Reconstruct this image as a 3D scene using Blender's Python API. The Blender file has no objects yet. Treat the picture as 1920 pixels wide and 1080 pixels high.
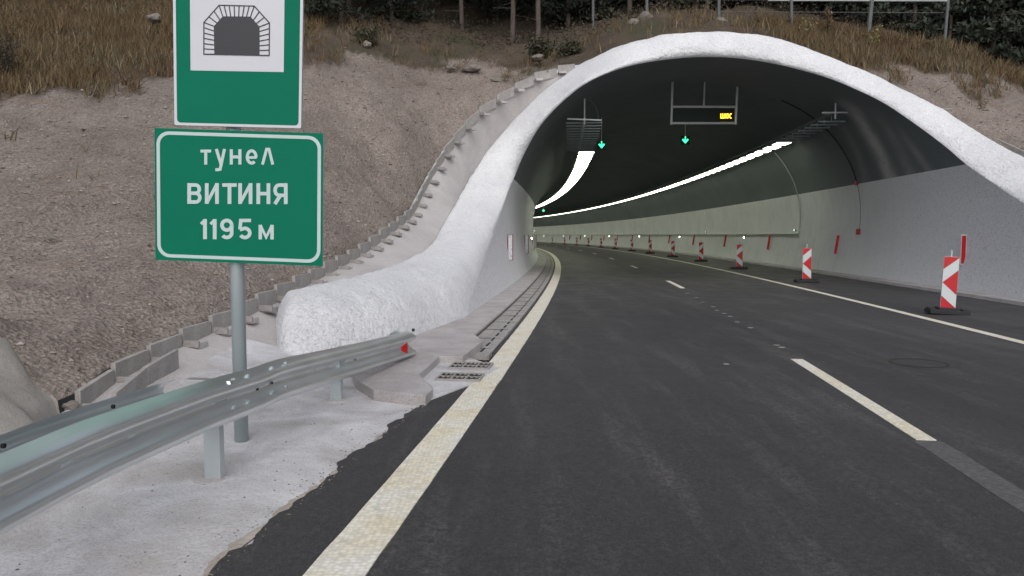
import bpy, bmesh, math, random
import numpy as np
from mathutils import Vector, noise
random.seed(7); rng=np.random.default_rng(7)
R_=math.radians
sc=bpy.context.scene
COL=sc.collection
# ------------------------------------------------------------------ camera, sky, sun, exposure
F=1400.; HZ=441.; EYE=1.5
PIT=math.atan((540-HZ)/F)
cam=bpy.data.cameras.new("camera"); co=bpy.data.objects.new("camera",cam); COL.objects.link(co); sc.camera=co
cam.sensor_width=36; cam.lens=36*F/1920; cam.clip_start=.05; cam.clip_end=2000
co.location=(0,0,EYE); co.rotation_euler=(math.pi/2-PIT,0,0)
w=bpy.data.worlds.new("World"); sc.world=w; w.use_nodes=True
nt=w.node_tree; sky=nt.nodes.new('ShaderNodeTexSky'); sky.sky_type='NISHITA'; sky.sun_disc=False
SUN_EL,SUN_AZ=R_(44),R_(176)      # azimuth clockwise from +Y: behind the camera, to the right
sky.sun_elevation=SUN_EL; sky.sun_rotation=SUN_AZ; sky.air_density=.9; sky.dust_density=2.6; sky.ozone_density=1.2
hs=nt.nodes.new('ShaderNodeHueSaturation'); hs.inputs['Saturation'].default_value=.42; nt.links.new(sky.outputs[0],hs.inputs['Color']); nt.links.new(hs.outputs[0],nt.nodes['Background'].inputs[0]); nt.nodes['Background'].inputs[1].default_value=.115
sl=bpy.data.lights.new("sun",'SUN'); sl.energy=.75; sl.angle=R_(90); sl.color=(1,.96,.90)
so=bpy.data.objects.new("sun",sl); COL.objects.link(so)
sd=Vector((math.sin(SUN_AZ)*math.cos(SUN_EL),math.cos(SUN_AZ)*math.cos(SUN_EL),math.sin(SUN_EL)))
so.rotation_euler=sd.to_track_quat('Z','Y').to_euler(); so.location=(0,-5,20)
sc.render.engine='CYCLES'
sc.view_settings.view_transform='Standard'; sc.view_settings.look='None'; sc.view_settings.gamma=1
sc.view_settings.exposure=.54

# ------------------------------------------------------------------ helpers
def ray(px,py):
    a=(px-960)/F; b=(540-py)/F
    return Vector((a,math.cos(PIT)+b*math.sin(PIT),-math.sin(PIT)+b*math.cos(PIT)))
def aty(px,py,Y):
    r=ray(px,py); t=Y/r.y; return Vector((r.x*t,Y,r.z*t+EYE))
def gnd(px,py,z=0):
    r=ray(px,py); t=(z-EYE)/r.z; return Vector((r.x*t,r.y*t,z))
RAD=526.; CX=3.16-RAD; CY=67.4
def road(s,r,z=0):                       # s along the road, r to the right of the left edge line
    a=(s-CY)/RAD; return Vector((CX+(RAD+r)*math.cos(a),CY+(RAD+r)*math.sin(a),z))
def heading(s): return -(s-CY)/RAD*-1    # rotation about z of the road direction, 0 = +Y
def unroad(p):
    dx=p[0]-CX; dy=p[1]-CY; return CY+RAD*math.atan2(dy,dx), math.hypot(dx,dy)-RAD
def tag(o,label=None,cat=None,group=None,kind=None):
    if label: o['label']=label
    if cat: o['category']=cat
    if group: o['group']=group
    if kind: o['kind']=kind
    return o
def empty(name,loc=(0,0,0),rz=0,label=None,cat=None,group=None):
    o=bpy.data.objects.new(name,None); COL.objects.link(o); o.location=loc; o.rotation_euler=(0,0,rz)
    o.empty_display_size=.2
    return tag(o,label,cat,group)
def copy_tree(o,parent=None):
    c=o.copy(); COL.objects.link(c); c.parent=parent
    for ch in list(o.children): copy_tree(ch,c)
    return c
class MB:
    def __init__(s): s.v=[]; s.f=[]; s.mi=[]; s.cur=0
    def add(s,vs,fs):
        b=len(s.v); s.v+= [tuple(v) for v in vs]; s.f+=[tuple(i+b for i in f) for f in fs]; s.mi+=[s.cur]*len(fs)
    def box(s,c,d,ax=None):
        c=Vector(c); X,Y,Z=ax if ax else (Vector((1,0,0)),Vector((0,1,0)),Vector((0,0,1)))
        vs=[c+X*(i*d[0]/2)+Y*(j*d[1]/2)+Z*(k*d[2]/2) for i in(-1,1) for j in(-1,1) for k in(-1,1)]
        s.add(vs,[(0,1,3,2),(4,6,7,5),(0,4,5,1),(2,3,7,6),(0,2,6,4),(1,5,7,3)])
    def bar(s,a,b,wd,ht,up=Vector((0,0,1))):
        a=Vector(a); b=Vector(b); Y=(b-a); L=Y.length; Y.normalize(); X=Y.cross(up)
        if X.length<1e-4: X=Y.cross(Vector((1,0,0)))
        X.normalize(); Z=X.cross(Y); s.box((a+b)/2,(wd,L,ht),(X,Y,Z))
    def tube(s,pts,rad,n=8,cap=True):
        pts=[Vector(p) for p in pts]; m=len(pts); rr=rad if isinstance(rad,(list,tuple)) else [rad]*m
        vs=[];fs=[]
        d0=(pts[1]-pts[0]).normalized(); X=d0.orthogonal().normalized()
        for i,p in enumerate(pts):
            d=(pts[min(i+1,m-1)]-pts[max(i-1,0)]).normalized(); X=(X-d*X.dot(d)).normalized(); Yv=d.cross(X)
            for k in range(n):
                a=2*math.pi*k/n; vs.append(p+(X*math.cos(a)+Yv*math.sin(a))*rr[i])
        for i in range(m-1):
            for k in range(n):
                fs.append((i*n+k,i*n+(k+1)%n,(i+1)*n+(k+1)%n,(i+1)*n+k))
        if cap: fs.append(tuple(range(n-1,-1,-1))); fs.append(tuple((m-1)*n+k for k in range(n)))
        s.add(vs,fs)
    def prism(s,poly,a,b):               # poly list of 3D points, extruded from offset a to offset b (vectors)
        n=len(poly); vs=[Vector(p)+a for p in poly]+[Vector(p)+b for p in poly]
        s.add(vs,[tuple(range(n))[::-1],tuple(range(n,2*n))]+[(i,(i+1)%n,n+(i+1)%n,n+i) for i in range(n)])
    def grid(s,rows,closed=False):
        m=len(rows); n=len(rows[0]); vs=[p for r in rows for p in r]
        s.add(vs,[(i*n+j,i*n+j+1,(i+1)*n+j+1,(i+1)*n+j) for i in range(m-1) for j in range(n-1)])
    def build(s,name,mat,parent=None,smooth=False,bevel=0):
        me=bpy.data.meshes.new(name); me.from_pydata(s.v,[],s.f)
        mats=mat if isinstance(mat,(list,tuple)) else [mat]
        for m in mats: me.materials.append(m)
        if len(mats)>1: me.polygons.foreach_set('material_index',s.mi)
        me.update(); bm=bmesh.new(); bm.from_mesh(me)
        bmesh.ops.recalc_face_normals(bm,faces=bm.faces)
        if bevel:
            bmesh.ops.bevel(bm,geom=[e for e in bm.edges if e.is_manifold and e.calc_face_angle(0)>.6],offset=bevel,segments=2,affect='EDGES',profile=.7)
        bm.to_mesh(me); bm.free()
        if smooth: me.polygons.foreach_set('use_smooth',[True]*len(me.polygons))
        o=bpy.data.objects.new(name,me); COL.objects.link(o); o.parent=parent
        return o
def flip_up(o):                          # a sheet whose faces look up
    me=o.data
    if len(me.polygons) and sum(p.normal.z for p in me.polygons)<0: me.flip_normals()
def catmull(P,t):
    n=len(P)-1; x=min(max(t*n,0),n-1e-6); i=int(x); f=x-i
    p0,p1,p2,p3=P[max(i-1,0)],P[i],P[i+1],P[min(i+2,n)]
    return .5*((2*p1)+(p2-p0)*f+(2*p0-5*p1+4*p2-p3)*f*f+(3*p1-p0-3*p2+p3)*f**3)
def fbm(p,o=4): return noise.fractal(Vector(p),1.0,2.0,o)

# ------------------------------------------------------------------ materials
def mat(name,base,rough=.8,metal=0,nodes=None,spec=.5):
    m=bpy.data.materials.new(name); m.use_nodes=True; b=m.node_tree.nodes['Principled BSDF']
    b.inputs['Base Color'].default_value=(*base,1); b.inputs['Roughness'].default_value=rough; b.inputs['Metallic'].default_value=metal
    b.inputs['Specular IOR Level'].default_value=spec
    return m
class NT:
    def __init__(s,m): s.t=m.node_tree; s.b=s.t.nodes['Principled BSDF']; s.co=s.t.nodes.new('ShaderNodeTexCoord').outputs['Object']
    def n(s,ty,**k):
        x=s.t.nodes.new(ty)
        for a,v in k.items(): setattr(x,a,v)
        return x
    def l(s,a,b): s.t.links.new(a,b)
    def noise(s,scale,detail=6,rough=.6,stretch=None,dist=0):
        x=s.n('ShaderNodeTexNoise'); x.inputs['Scale'].default_value=scale; x.inputs['Detail'].default_value=detail; x.inputs['Roughness'].default_value=rough; x.inputs['Distortion'].default_value=dist
        if stretch:
            mp=s.n('ShaderNodeMapping'); mp.inputs['Scale'].default_value=stretch[:3]
            if len(stretch)>3: mp.inputs['Rotation'].default_value=(0,0,stretch[3])
            s.l(s.co,mp.inputs[0]); s.l(mp.outputs[0],x.inputs['Vector'])
        else: s.l(s.co,x.inputs['Vector'])
        return x.outputs['Fac']
    def vor(s,scale,feature='F1',out='Distance',rand=1,stretch=None):
        x=s.n('ShaderNodeTexVoronoi',feature=feature); x.inputs['Scale'].default_value=scale; x.inputs['Randomness'].default_value=rand
        if stretch:
            mp=s.n('ShaderNodeMapping'); mp.inputs['Scale'].default_value=stretch; s.l(s.co,mp.inputs[0]); s.l(mp.outputs[0],x.inputs['Vector'])
        else: s.l(s.co,x.inputs['Vector'])
        return x.outputs[out]
    def ramp(s,fac,stops):
        r=s.n('ShaderNodeValToRGB'); e=r.color_ramp.elements
        while len(e)<len(stops): e.new(.5)
        for i,(p,c) in enumerate(stops):
            e[i].position=p; e[i].color=(*c,1) if isinstance(c,tuple) else (c,c,c,1)
        s.l(fac,r.inputs[0]); return r.outputs[0]
    def mix(s,fac,a,b,mode='MIX'):
        x=s.n('ShaderNodeMix',data_type='RGBA',blend_type=mode)
        for sock,v in ((x.inputs[0],fac),(x.inputs[6],a),(x.inputs[7],b)):
            if hasattr(v,'links'): s.l(v,sock)
            elif isinstance(v,tuple): sock.default_value=(*v,1)
            else: sock.default_value=v
        return x.outputs[2]
    def bump(s,h,strength,dist,prev=None):
        b=s.n('ShaderNodeBump'); b.inputs['Strength'].default_value=strength; b.inputs['Distance'].default_value=dist
        s.l(h,b.inputs['Height'])
        if prev: s.l(prev,b.inputs['Normal'])
        s.l(b.outputs[0],s.b.inputs['Normal']); return b.outputs[0]
    def color(s,c): s.l(c,s.b.inputs['Base Color'])
    def rough(s,c): s.l(c,s.b.inputs['Roughness'])

def m_asphalt():
    m=mat('asphalt',(.05,.05,.05),.75); t=NT(m)
    big=t.ramp(t.noise(.35,5,.6,(1,.35,1)),[(.35,(.031,.030,.032)),(.7,(.049,.048,.049))])
    gr=t.mix(1,t.ramp(t.noise(120,3,.7),[(.3,.5),(.62,1.4)]),t.ramp(t.noise(38,6,.85),[(.32,.5),(.5,.95),(.7,1.7)]),'MULTIPLY')
    c=t.mix(1,big,gr,'MULTIPLY')
    sp=t.ramp(t.vor(75),[(0,(.17,.16,.15)),(.13,(.0,.0,.0))])
    c=t.mix(.5,c,sp,'ADD')
    sp2=t.ramp(t.vor(24),[(0,(.11,.105,.10)),(.09,(.0,.0,.0))]); c=t.mix(t.ramp(t.noise(1.7,4),[(.45,0.),(.65,.9)]),c,t.mix(1,c,sp2,'ADD'))
    # dusty tracks running along the lanes
    dust=t.ramp(t.noise(1.6,8,.72,(1.6,.16,1,.1)),[(.5,0.),(.74,1.)])
    fine=t.ramp(t.noise(30,4,.7),[(.42,0.),(.7,1.)])
    c=t.mix(t.mix(1,dust,fine,'MULTIPLY'),c,(.17,.155,.145))
    mud=t.ramp(t.noise(2.7,7,.7,(1.3,.5,1)),[(.64,0.),(.78,.35)])
    c=t.mix(t.mix(1,mud,fine,'MULTIPLY'),c,(.2,.15,.1))
    t.color(c); t.rough(t.ramp(t.noise(1.2,4),[(.3,.58),(.7,.8)]))
    b=t.bump(t.noise(140,4,.75),.65,.008); t.bump(t.noise(9,3),.25,.02,b); return m
def m_conc(name,a,b,c=None,sc_=1.,stain=(.28,.22,.16),bump=.5):
    m=mat(name,a,.85); t=NT(m)
    col=t.mix(t.ramp(t.noise(1.1*sc_,7,.65,dist=.6),[(.35,0.),(.65,1.)]),a,b)
    col=t.mix(t.ramp(t.noise(.6*sc_,5,.6,(1,1,1)),[(.55,0.),(.75,.6)]),col,c or stain)
    sp=t.ramp(t.noise(60,4,.75),[(.28,.6),(.5,1.),(.8,1.08)])
    col=t.mix(1,col,sp,'MULTIPLY')
    peb=t.ramp(t.vor(26),[(0,.45),(.06,1.)]); col=t.mix(.7,col,peb,'MULTIPLY')
    t.color(col); n=t.bump(t.noise(45,5,.75),bump,.01); t.bump(t.noise(5,6,.7),.5,.04,n); return m
def m_shot():
    m=mat('white_shotcrete',(.7,.7,.72),.9); t=NT(m)
    c=t.mix(t.ramp(t.noise(.8,5),[(.35,0.),(.7,1.)]),(.80,.81,.84),(.89,.90,.92))
    pit=t.ramp(t.noise(30,5,.75),[(.36,.4),(.46,1.)]); c=t.mix(.5,c,pit,'MULTIPLY'); pit=t.ramp(t.noise(11,6,.8),[(.33,.45),(.43,1.),(.6,1.),(.75,1.1)]); c=t.mix(.35,c,pit,'MULTIPLY'); cr=t.ramp(t.vor(7,'DISTANCE_TO_EDGE'),[(0,.72),(.025,1.)]); c=t.mix(t.ramp(t.noise(.7,4),[(.56,0.),(.68,.6)]),c,t.mix(1,c,cr,'MULTIPLY')); dr=t.ramp(t.noise(1.6,6,.7,(2.5,2.5,.35)),[(.3,.80),(.5,1.)]); c=t.mix(.4,c,dr,'MULTIPLY')
    t.color(c)
    n=t.bump(t.noise(26,6,.8),.85,.04); n=t.bump(t.noise(11,4,.7),.7,.08,n); n=t.bump(t.vor(14),.5,.03,n); t.bump(t.noise(3,5,.7),.5,.07,n); return m
def m_wallwhite():
    m=mat('white_wall_paint',(.55,.56,.56),.7); t=NT(m)
    c=t.mix(t.ramp(t.noise(.5,5),[(.35,0.),(.7,1.)]),(.68,.70,.71),(.78,.79,.80))
    st=t.ramp(t.noise(2.2,7,.7,(2.2,2.2,.5)),[(.3,.8),(.55,1.)]); c=t.mix(.6,c,st,'MULTIPLY')
    drip=t.ramp(t.noise(7,5,.7,(1,1,.14)),[(.26,.5),(.36,1.)]); c=t.mix(.7,c,drip,'MULTIPLY')
    sx=t.n('ShaderNodeSeparateXYZ'); t.l(t.co,sx.inputs[0]); mr=t.n('ShaderNodeMapRange'); t.l(sx.outputs['Y'],mr.inputs[0])
    for i_,v_ in ((1,19.),(2,31.),(3,1.),(4,0.)): mr.inputs[i_].default_value=v_
    pit=t.ramp(t.noise(24,5,.75),[(.36,.35),(.46,1.)]); c2=t.mix(.75,(.74,.75,.78),pit,'MULTIPLY'); pit=t.ramp(t.noise(11,6,.8),[(.33,.45),(.43,1.),(.75,1.05)]); c2=t.mix(.6,c2,pit,'MULTIPLY')
    c=t.mix(mr.outputs[0],c,c2)
    t.color(c); n=t.bump(t.noise(22,6,.78),1.,.05); t.bump(t.noise(4,3),.3,.04,n); return m
def m_vault():
    m=mat('dark_vault_paint',(.05,.055,.055),.75); t=NT(m)
    c=t.mix(t.ramp(t.noise(.4,6,.6),[(.35,0.),(.7,1.)]),(.088,.106,.112),(.115,.134,.138))
    at=t.n('ShaderNodeAttribute',attribute_name='streak'); c=t.mix(t.mix(1,at.outputs['Fac'],t.ramp(t.noise(1.2,6,.7),[(.3,.45),(.6,1.)]),'MULTIPLY'),c,(.42,.42,.41))
    t.color(c); t.bump(t.noise(22,5,.7),.5,.02); return m
def m_gravel():
    m=mat('gravel_soil',(.2,.17,.15),.95); t=NT(m)
    at=t.n('ShaderNodeAttribute',attribute_name='zone')
    c=t.mix(t.ramp(t.noise(.5,7,.65),[(.35,0.),(.66,1.)]),(.20,.165,.143),(.29,.247,.215))
    c=t.mix(t.ramp(t.noise(1.3,6,.7),[(.55,0.),(.72,.7)]),c,(.17,.125,.09))
    st=t.ramp(t.vor(19,out='Color'),[(.1,.55),(.5,.97),(.9,1.35)]); c=t.mix(.5,c,st,'MULTIPLY')
    st=t.ramp(t.vor(52,out='Color'),[(.1,.55),(.9,1.4)]); c=t.mix(.55,c,st,'MULTIPLY')
    gr=t.mix(t.ramp(t.noise(1.4,8,.75),[(.35,0.),(.65,1.)]),(.055,.042,.031),(.115,.083,.055))
    gr=t.mix(t.ramp(t.noise(.35,4),[(.5,0.),(.62,.7)]),gr,(.045,.05,.022))
    c=t.mix(at.outputs['Fac'],c,gr); t.color(c)
    n=t.bump(t.vor(19),.9,.05); n=t.bump(t.noise(55,4,.7),.7,.02,n); t.bump(t.noise(2.2,6,.7),.7,.12,n); return m
def m_galv(name,base=(.84,.87,.88),rough=.29,teal=0.,me_=.8):
    m=mat(name,base,rough,me_); t=NT(m)
    c=t.mix(t.ramp(t.noise(3,1,.4),[(.3,0.),(.7,1.)]),tuple(x*.9 for x in base),base)
    if teal: c=t.mix(t.ramp(t.noise(1.3,1,.4),[(.45,0.),(.75,teal)]),c,(.3,.55,.57))
    t.color(c); return m
def m_line():
    m=mat('road_paint',(.7,.68,.58),.7); t=NT(m)
    c=t.mix(t.ramp(t.noise(2.2,6,.7),[(.4,0.),(.68,1.)]),(.78,.76,.68),(.74,.66,.48))
    hole=t.ramp(t.vor(34,rand=.5),[(.3,1.),(.7,.6)]); c=t.mix(.6,c,hole,'MULTIPLY'); d_=t.ramp(t.noise(9,6,.8),[(.3,.75),(.5,1.)]); c=t.mix(.7,c,d_,'MULTIPLY')
    t.color(c); t.bump(t.vor(34,rand=.5),-.7,.012) ; return m
def m_simple(name,base,rough=.6,metal=0,var=.25,scale=8,bump=.15,spec=.5):
    m=mat(name,base,rough,metal,spec=spec); t=NT(m)
    t.color(t.mix(t.ramp(t.noise(scale,6,.65),[(.3,0.),(.7,1.)]),tuple(x*(1-var) for x in base),base))
    if bump: t.bump(t.noise(scale*5,4,.7),bump,.01)
    return m
def m_leaf(name,cols,rough=.7,trans=.0):
    m=mat(name,cols[0],rough,spec=.2); t=NT(m)
    at=t.n('ShaderNodeAttribute',attribute_name='rnd')
    k=[(i/(max(len(cols)-1,1)),c) for i,c in enumerate(cols)]
    t.color(t.ramp(at.outputs['Fac'],k)); return m
def m_emit(name,c,s):
    m=bpy.data.materials.new(name); m.use_nodes=True; b=m.node_tree.nodes['Principled BSDF']
    b.inputs['Base Color'].default_value=(*c,1); b.inputs['Emission Color'].default_value=(*c,1); b.inputs['Emission Strength'].default_value=s; return m
M=dict(asphalt=m_asphalt(),
 verge=m_conc('verge_concrete',(.40,.385,.385),(.62,.62,.645),(.40,.345,.29),1.3),
 apron=m_conc('apron_concrete',(.41,.385,.38),(.50,.48,.475),(.38,.345,.33),.9),
 side=m_conc('sidewalk_concrete',(.34,.315,.315),(.45,.43,.43),(.28,.245,.225),1.8),
 precast=m_conc('precast_concrete',(.27,.255,.245),(.37,.355,.34),(.24,.21,.18),3.),
 slab=m_conc('lining_concrete',(.27,.25,.225),(.36,.34,.31),(.3,.26,.2),1.2),
 shot=m_shot(),wall=m_wallwhite(),vault=m_vault(),gravel=m_gravel(),
 galv=m_galv('galvanised_beam',teal=.0,me_=.86),post=m_galv('galvanised_post',(.45,.52,.54),.5,0.,.5),rpost=m_galv('rail_post_steel',(.42,.46,.48),.5,0.,.2),bracket=m_galv('dull_bracket_steel',(.5,.53,.53),.5,0.,.4),
 line=m_line(),
 green=m_simple('green_sign_sheet',(.001,.150,.088),.6,0,.08,3,0,spec=.12),white=m_simple('white_sign_sheet',(.55,.56,.60),.4,0,.06,4,0),
 pale=m_simple('pale_sign_lettering',(.46,.56,.55),.4,0,.06,4,0),black=m_simple('black_sign_sheet',(.018,.019,.026),.45,0,.1,4,0),
 red=m_simple('red_reflective_sheet',(.50,.008,.014),.35,0,.12,10,0),refw=m_simple('white_reflective_sheet',(.58,.62,.63),.35,0,.08,10,0),
 rubber=m_simple('black_rubber',(.022,.022,.025),.75),dark=m_simple('dark_housing',(.012,.014,.015),.6),
 lampbody=m_simple('lamp_body',(.22,.27,.27),.5,.4),cable=m_simple('cable_sheath',(.15,.16,.15),.6),pipe=m_simple('pale_pipe',(.5,.5,.46),.5),
 iron=m_simple('cast_iron',(.03,.028,.026),.6,.4),wine=m_simple('dark_red_frame',(.20,.008,.035),.5),
 redbox=m_simple('red_alarm_box',(.35,.02,.02),.5),bark=m_simple('pine_bark',(.13,.105,.09),.95,0,.5,6,.8),
 fpost=m_simple('weathered_fence_steel',(.14,.145,.15),.7,0,.4,9,.2),rock=m_simple('grey_rock',(.22,.195,.17),.95,0,.4,4,.6),stone=m_leaf('loose_stones',[(.13,.105,.09),(.24,.2,.175),(.28,.24,.21),(.36,.33,.30)],.95),
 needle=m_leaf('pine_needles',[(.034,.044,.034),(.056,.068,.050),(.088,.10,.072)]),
 grass=m_leaf('dry_grass',[(.085,.052,.03),(.13,.083,.043),(.17,.12,.066),(.08,.067,.036),(.26,.21,.135)]),
 brush=m_leaf('undergrowth_leaves',[(.05,.042,.034),(.085,.062,.048),(.055,.056,.038),(.11,.085,.066)]),
 yleaf=m_leaf('yellow_leaves',[(.20,.19,.04),(.35,.32,.12),(.12,.14,.03)]),
 shrub=m_leaf('shrub_leaves',[(.045,.05,.03),(.07,.07,.045),(.095,.085,.055)]),
 lit=m_emit('lamp_glow',(.95,1,.78),5.6),emlamp=m_emit('guide_lamp_glow',(1,.95,.8),18),
 arrow=m_emit('green_arrow_glow',(.05,1,.40),1.7),amber=m_emit('amber_diodes',(1,.55,.03),2.2),
 vms=m_simple('display_glass',(.010,.02,.017),.5,0,.2,3,0,spec=.15))

# ------------------------------------------------------------------ tunnel section
AX=4.65
PROF=[(-5.75,0),(-6.0,.9),(-6.12,2.0),(-6.05,3.0),(-5.74,4.0),(-5.05,5.05),(-4.05,5.88),(-2.8,6.46),(-1.4,6.83),(0,6.95),
      (1.4,6.83),(2.8,6.46),(4.05,5.88),(5.05,5.05),(5.74,4.0),(6.05,3.0),(6.12,2.0),(6.0,.9),(5.75,0)]
PV=[Vector((a,b,0)) for a,b in PROF]
def prof(t): p=catmull(PV,t); return p.x,p.y
DENSE=[(t/1440,*prof(t/1440)) for t in range(1441)]
DA=np.array(DENSE)
def inside(p):
    s,r=unroad(p); x=r-AX; z=p[2]
    if z<0: return False
    if z>6.95: return False
    half=np.interp(z,DA[:721,2],-DA[:721,1]); return abs(x)<half
def hit(px,py):
    r=ray(px,py); d=8.
    while d<200:
        p=Vector((0,0,EYE))+r*d
        if not inside(p): break
        d+=.02
    s,rr=unroad(p); x=rr-AX
    k=np.argmin((DA[:,1]-x)**2+(DA[:,2]-p.z)**2); return DA[k,0],s
LIP=[((868,603),(720,502),13.3),((880,560),(780,482),15.5),((905,500),(815,452),17.6),((925,440),(838,410),19.6),((945,385),(866,362),22.3),
 ((968,325),(888,320),23.9),((985,285),(918,277),24.7),((1010,240),(960,227),25.2),((1050,195),(1013,174),25.3),((1100,155),(1085,122),24.9),
 ((1170,126),(1150,90),24.1),((1250,112),(1235,66),23.4),((1330,107),(1330,58),22.9),((1420,114),(1440,66),22.3),((1500,131),(1525,94),21.8),
 ((1600,166),(1640,141),21.0),((1700,222),(1740,190),19.9),((1815,312),(1866,266),18.4),((1920,385),(1985,332),16.8)]
keys=[]
for L,O,Y in LIP:
    t,s=hit(*L)
    if L[0]>=1250: x_,z_=prof(t); Y=max(Y,road(s,AX+x_).y+.3)
    keys.append((t,s,aty(*O,Y)))
keys[0]=(0.,keys[0][1],keys[0][2])
keys.sort(key=lambda k:k[0])
keys.append((.965,12.6,Vector((12.7,14.6,2.0)))); keys.append((1.,11.3,Vector((13.2,13.2,1.3))))
KT=[k[0] for k in keys]
print('lip',[(round(k[0],3),round(k[1],1),tuple(round(x,1) for x in k[2])) for k in keys])
def smoothI(t,vals):
    v=np.interp(t,KT,vals); e=.012
    return float(.5*v+.25*np.interp(max(t-e,0),KT,vals)+.25*np.interp(min(t+e,1),KT,vals))
def lip_s(t): return smoothI(t,[k[1] for k in keys])
def out_p(t): return Vector((smoothI(t,[k[2].x for k in keys]),smoothI(t,[k[2].y for k in keys]),smoothI(t,[k[2].z for k in keys])))
def tun(s,t): x,z=prof(t); return road(s,AX+x,z)
tunnel=empty('road_tunnel',road(20,AX),0,'curved road tunnel with a rough white sprayed concrete portal, white side walls and dark vault','tunnel')
tunnel.location=(0,0,0)
tw=[DA[i,0] for i in range(1441) if DA[i,2]>=3.3]; T0,T1=tw[0],tw[-1]
END=300.
def band(ta,tb,nt_,name,m):
    W=[(k/220)**1.9 for k in range(221)]
    rows=[]
    for w_ in W:
        row=[]
        for j in range(nt_+1):
            t=ta+(tb-ta)*j/nt_; s0=lip_s(t); row.append(tun(s0+(END-s0)*w_,t))
        rows.append(row)
    b=MB(); b.grid(rows); return b.build(name,m,tunnel,True)
band(0,T0,16,'side_wall',M['wall']); band(T1,1,16,'side_wall',M['wall']); vault=band(T0,T1,70,'vault',M['vault'])
STK=[([(1598,205),(1625,245),(1648,285),(1662,315),(1672,338)],.42,1.),([(1655,230),(1690,290),(1706,325)],.34,.3),([(1700,262),(1732,305),(1745,322)],.22,.4),([(1575,230),(1612,300),(1622,345)],.3,.22)]
SH=[(sorted(hit(*p) for p in P_),w_,a_) for P_,w_,a_ in STK]
vals=[]
for v in vault.data.vertices:
    s_,r_=unroad(v.co); x_=r_-AX; q_=0.
    if x_>1.5 and s_<34:
        t_=float(DA[int(np.argmin((DA[:,1]-x_)**2+(DA[:,2]-v.co.z)**2)),0])
        for H_,w_,a_ in SH:
            ts=[h[0] for h in H_]
            if t_<ts[0]-.03: continue
            sc_=np.interp(t_,ts,[h[1] for h in H_]); q_+=a_*math.exp(-((s_-sc_)/w_)**2)*min(1,max(0,(t_-ts[0]+.03)/.05))
    vals.append(min(q_,1))
vault.data.attributes.new('streak','FLOAT','POINT').data.foreach_set('value',vals)
print('streak',[[(round(a,2),round(b_,1)) for a,b_ in h[0]] for h in SH])
# end plug, far out of sight, so no daylight comes in from behind
b=MB(); b.add([tun(END,k/40) for k in range(41)],[tuple(range(41))]); b.build('unseen_end_plug',M['vault'],tunnel)
# portal collar: lip -> roll -> outer rim -> sunk edge; wings at both ends
def section(L,C,O,S,n=26):
    pts=[]
    for k in range(n+1):
        f=k/n; pts.append(L*(1-f)**2+C*2*f*(1-f)+O*f*f)
    pts.append(O.lerp(S,.5)); pts.append(S); return pts
wl=[  # left wing: (base, rim)
 (Vector((-2.92,9.3,-.02)),Vector((-3.12,10.0,.10))),
 (Vector((-2.80,8.85,-.02)),aty(517,604,9.9)),
 (Vector((-2.56,8.62,.0)),aty(535,553,10.1)),
 (Vector((-2.14,8.85,.0)),aty(565,541,10.4)),
 (Vector((-1.72,9.35,.0)),aty(610,533,10.9)),
 (Vector((-1.40,10.1,.0)),aty(660,520,11.8))]
wr=[(Vector((11.8,10.2,0)),Vector((13.6,12.3,1.0))),(Vector((12.6,9.2,0)),Vector((14.2,11.4,.8))),(Vector((13.8,8.8,0)),Vector((14.8,10.6,.6))),(Vector((15,9.3,0)),Vector((15.2,9.9,.2)))]
K=[]
for a,o in wl: K.append((a,Vector((a.x*.85+o.x*.15,a.y*.85+o.y*.15,o.z+.12)),o))
NT_=60
for i in range(NT_+1):
    t=i/NT_; s=lip_s(t); L=tun(s,t); O=out_p(t)
    fwd=(road(s-1,AX)-road(s,AX)).normalized()
    k=min(max((2.6-L.z)/2.2,0),1)
    if L.x>6: k*=.6
    up_=(tun(s,min(t+.01,1))-tun(s,max(t-.01,0))).normalized(); up_=up_ if up_.z>0 else -up_
    C=L+fwd*((.42 if L.x<6 else .42-.17*min((L.x-6)/4,1))+.3*k)+up_*max(0,(O.z+.10-L.z)*k)
    if L.z>3: C+= (O-L).normalized()*.12
    K.append((L,C,O))
for a,o in wr: K.append((a,Vector((a.x*.8+o.x*.2,a.y*.8+o.y*.2,o.z+.12)),o))
rows=[]; NC=560
nw=len(wl)
for i in range(NC+1):
    u=i/NC; L=catmull([k[0] for k in K],u); C=catmull([k[1] for k in K],u); O=catmull([k[2] for k in K],u)
    fx=min(max((O.x-7)/5,0),1); fl0=min(max((2-O.x)/2,0),1)
    S=O+Vector((.35*fx-.12*fl0,.35-.2*fx,-.35))
    sec=section(L,C,O,S)
    out=[]
    for j,p in enumerate(sec):
        f=min(j/9,1)
        n=fbm(p*.9)*.035+fbm(p*3.2+Vector((5,0,0)))*.02+fbm(p*9,3)*.014
        d=(C-(L+O)/2); d=d.normalized() if d.length>.01 else Vector((0,-1,0))
        q=p+d*n*f
        q.z+=fbm(p*1.3+Vector((9,3,1)))*.035*f
        out.append(q)
    rows.append(out)
b=MB(); b.grid(rows); collar=b.build('portal_collar',M['shot'],tunnel,True)
RIM=[rows[i][26] for i in range(NC+1)]

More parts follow.
